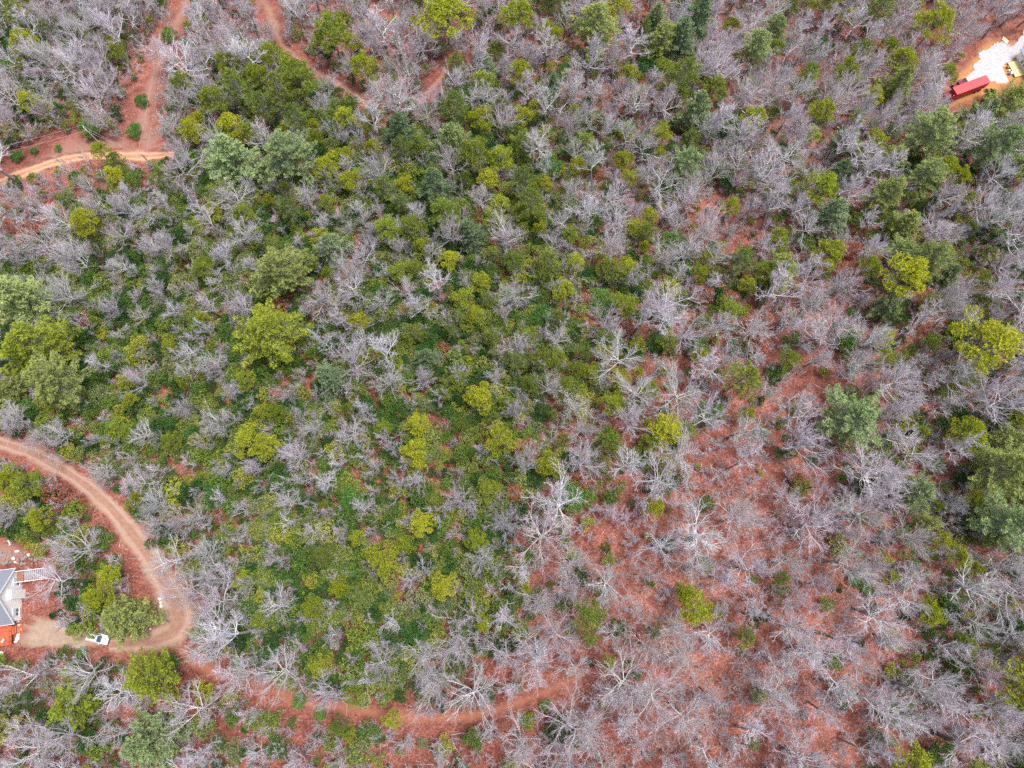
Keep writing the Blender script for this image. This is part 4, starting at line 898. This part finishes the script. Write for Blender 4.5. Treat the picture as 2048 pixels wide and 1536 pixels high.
for k in range(3):
    a, b = np.array(at1(2003 + k * 1.2, 79 - k * 2.2)), np.array(at1(2014 + k * 1.2, 88 - k * 2.2)); L_ = float(np.linalg.norm(b - a)); o = MB().box((0, 0, .05), (L_, .3, .1)).build('board', LUMBER); o.location = tuple((a + b) / 2 + [0, 0, .12]); o.rotation_euler = (0, 0, math.atan2(b[1] - a[1], b[0] - a[0]))
    tag(o, ['long pale board lying closest to the gravel pad', 'middle of three long pale boards above the gravel pad', 'outermost of three long pale boards above the gravel pad'][k], 'board', 'boards stacked above the gravel pad')
a, b = np.array(at1(1958, 111)), np.array(at1(1969, 103)); o = MB().box((0, 0, .06), (float(np.linalg.norm(b - a)), .3, .12)).build('board', LUMBER); o.location = tuple((a + b) / 2 + [0, 0, .14]); o.rotation_euler = (0, 0, math.atan2(b[1] - a[1], b[0] - a[0])); tag(o, 'single pale board on the side edge of the gravel pad', 'board')

# --- power line
def pole(px, py, h, mat, rz, label):
    x, y, z = at1(px, py); e = empty('utility_pole', (x, y, z), rz); MB().tube([(0, 0, -.4), (0, 0, h)], [.17, .11], 10).build('mast', mat, e); MB().box((0, 0, h - .5), (2.2, .12, .14)).build('crossarm', mat, e)
    for k in (-1, -.4, .4, 1): MB().tube([(k, 0, h - .44), (k, 0, h - .18)], [.06, .04], 8).build('insulator', WHITEP, e)
    tag(e, label, 'utility pole'); return np.array((x, y, z + h - .2)), rz
PA = pole(201, 288, 7.6, PALEPOLE, -.9, 'pale utility pole standing above the clay road'); PB = pole(312, 340, 7.4, POLEWOOD, -.2, 'dark-based utility pole at the end of the clay road'); PC = pole(1831, 222, 9.0, POLEWOOD, -.6, 'dark utility pole leading towards the red trailer')
fx, fy, fz = at1(-140, 372); PL = (np.array((fx, fy, fz + 8.0)), -.9); fx, fy, fz = at1(372, -60); PU = (np.array((fx, fy, fz + 8.0)), -.2); fx, fy, fz = at1(2110, 60); PR = (np.array((fx, fy, fz + 8.0)), -.6)
for k, (a, b, lb) in enumerate([(PL, PA, 'overhead wire running from the pale pole over the clay road'), (PA, PB, 'overhead wire strung between the two clay road poles'), (PB, PU, 'overhead wire climbing the cleared strip from the dark-based pole'), (PC, PR, 'overhead wire from the dark pole past the gravel pad')]):
    for s_ in (-1, 1):
        pa = a[0] + s_ * np.array((math.cos(a[1]), math.sin(a[1]), 0)); pb = b[0] + s_ * np.array((math.cos(b[1]), math.sin(b[1]), 0))
        pts = [tuple(pa + (pb - pa) * t - np.array((0, 0, 4 * 1.1 * t * (1 - t)))) for t in np.linspace(0, 1, 17)]
        tag(MB().tube(pts, .03, 5).build('wire', WIRE), lb + (', upper strand' if s_ > 0 else ', lower strand'), 'wire', 'power line wires')

# --- fallen logs and snags
for k, (ax, ay, bx_, by_, r_) in enumerate([(1236, 857, 1276, 852, .12), (1404, 864, 1440, 890, .14), (1180, 1020, 1200, 1048, .1), (1700, 1480, 1760, 1525, .16), (1330, 1400, 1362, 1432, .1), (600, 1345, 660, 1332, .1), (1880, 120, 1850, 140, .1), (1260, 640, 1290, 628, .1), (900, 1470, 960, 1462, .12), (1500, 1130, 1560, 1146, .12), (690, 205, 722, 196, .1)]):
    a, b = np.array(at1(ax, ay)), np.array(at1(bx_, by_)); pts = [a + (b - a) * t + np.array((R.uniform(-.15, .15), R.uniform(-.15, .15), 0)) for t in np.linspace(0, 1, 6)]; pts = [(p[0], p[1], float(terrain(p[0], p[1])) + r_ * .8) for p in pts]
    o = MB().tube(pts, [r_ * (1.1 - .09 * i) for i in range(6)], 8).build('fallen_log', LOGW); o['category'] = 'log'; o['group'] = 'fallen logs'; THINGS.append((o, 'fallen grey log', (ax + bx_) / 2, (ay + by_) / 2, None))

# ------------------------------------------------------------------ labels: each thing told from its look-alikes by the landmark it stands next to
MARKS = [(193, 1275, 'the white car'), (1944, 172, 'the red trailer'), (25, 1195, 'the white house'), (182, 272, 'the pale utility pole'), (300, 330, 'the dark-based utility pole'), (352, 1235, 'the dirt road bend'), (110, 935, 'the curving dirt road'),
    (900, 1434, 'the orange leaf path'), (560, 1388, 'the start of the orange path'), (690, 180, 'the russet upper track'), (860, 180, 'the short side track'), (320, 110, 'the cleared power line strip'), (540, 672, 'the lone golden pine'), (562, 540, 'the broad sage pine'),
    (458, 312, 'the paired pines left member'), (570, 302, 'the paired pines right member'), (906, 280, 'the upper pale green pine'), (866, 372, 'the tall blue-green pine'), (940, 466, 'the round frosty pine'), (1035, 36, 'the top edge golden pine'),
    (1195, 50, 'the soft oval pine'), (1366, 66, 'the dark blue-green pines'), (1396, 218, 'the sunlit green pine'), (1372, 332, 'the hazy oval pine'), (1505, 242, 'the small round yellow pine'), (1800, 145, 'the two-tone pine'), (1655, 12, 'the top edge yellow pine'),
    (1866, 266, 'the feathery pine below the trailer'), (1996, 292, 'the corner tufted pine'), (1640, 380, 'the mustard pine'), (1568, 546, 'the dense green pine'), (1862, 520, 'the crowded pine clump'), (1958, 690, 'the big domed yellow pine'), (1710, 836, 'the huge olive pine'),
    (2010, 932, 'the edge pine pair'), (1478, 760, 'the clearing olive pine'), (1330, 864, 'the clearing yellow clump'), (1176, 1226, 'the lime pine'), (1386, 1216, 'the clearing yellow pine'), (1856, 1226, 'the lower yellow pine'), (302, 1352, 'the golden pine below the driveway'),
    (72, 692, 'the huge edge golden pine'), (34, 592, 'the huge edge green pine'), (768, 1116, 'the pale straw pine'), (1000, 880, 'the thicket edge pine'), (1146, 990, 'the speckled green bush'), (656, 752, 'the minty pine'), (520, 888, 'the leaning yellow pine'), (1208, 600, 'the dark round bush'),
    (1094, 528, 'the dark olive clump'), (1290, 450, 'the yellow pine trio'), (175, 448, 'the lone upper thicket pine'), (290, 1490, 'the bottom edge green pine'), (1822, 1530, 'the bottom edge yellow pine'), (2030, 1368, 'the side edge yellow pine'), (1640, 1400, 'the red leaf slope'), (1150, 1500, 'the bottom middle of the woods'), (280, 640, 'the upper laurel thicket'), (600, 1100, 'the lower laurel thicket')]
ORD = ['', 'second ', 'third ', 'fourth ', 'fifth ', 'sixth ', 'seventh ', 'eighth ', 'ninth ', 'tenth '] + [w + ' ' for w in 'eleventh twelfth thirteenth fourteenth fifteenth sixteenth seventeenth eighteenth nineteenth twentieth'.split()]
buck = {}
for o, ph, px, py, own in THINGS:
    if own: o['label'] = own; continue
    d, k = min((math.hypot(px - a, py - b), i) for i, (a, b, c) in enumerate(MARKS)); a, b, nm = MARKS[k]
    if d < 6: o['label'] = f'{ph} known as {nm}'.replace('known as', 'that is'); continue
    an = math.degrees(math.atan2(b - py, px - a)) % 360; dr = ['right of', 'above and right of', 'above', 'above and left of', 'left of', 'below and left of', 'below', 'below and right of'][int((an + 22.5) // 45) % 8]
    buck.setdefault((ph, dr, nm), []).append((d, o))
for (ph, dr, nm), v in buck.items():
    v.sort(key=lambda t: t[0])
    for k, (d, o) in enumerate(v):
        o['label'] = f'{ph} {dr} {nm}' if len(v) == 1 else f'{ph}, {ORD[min(k, 19)]}nearest {dr} {nm}'
print('THINGS', len(THINGS), 'longest bucket', max(len(v) for v in buck.values()))
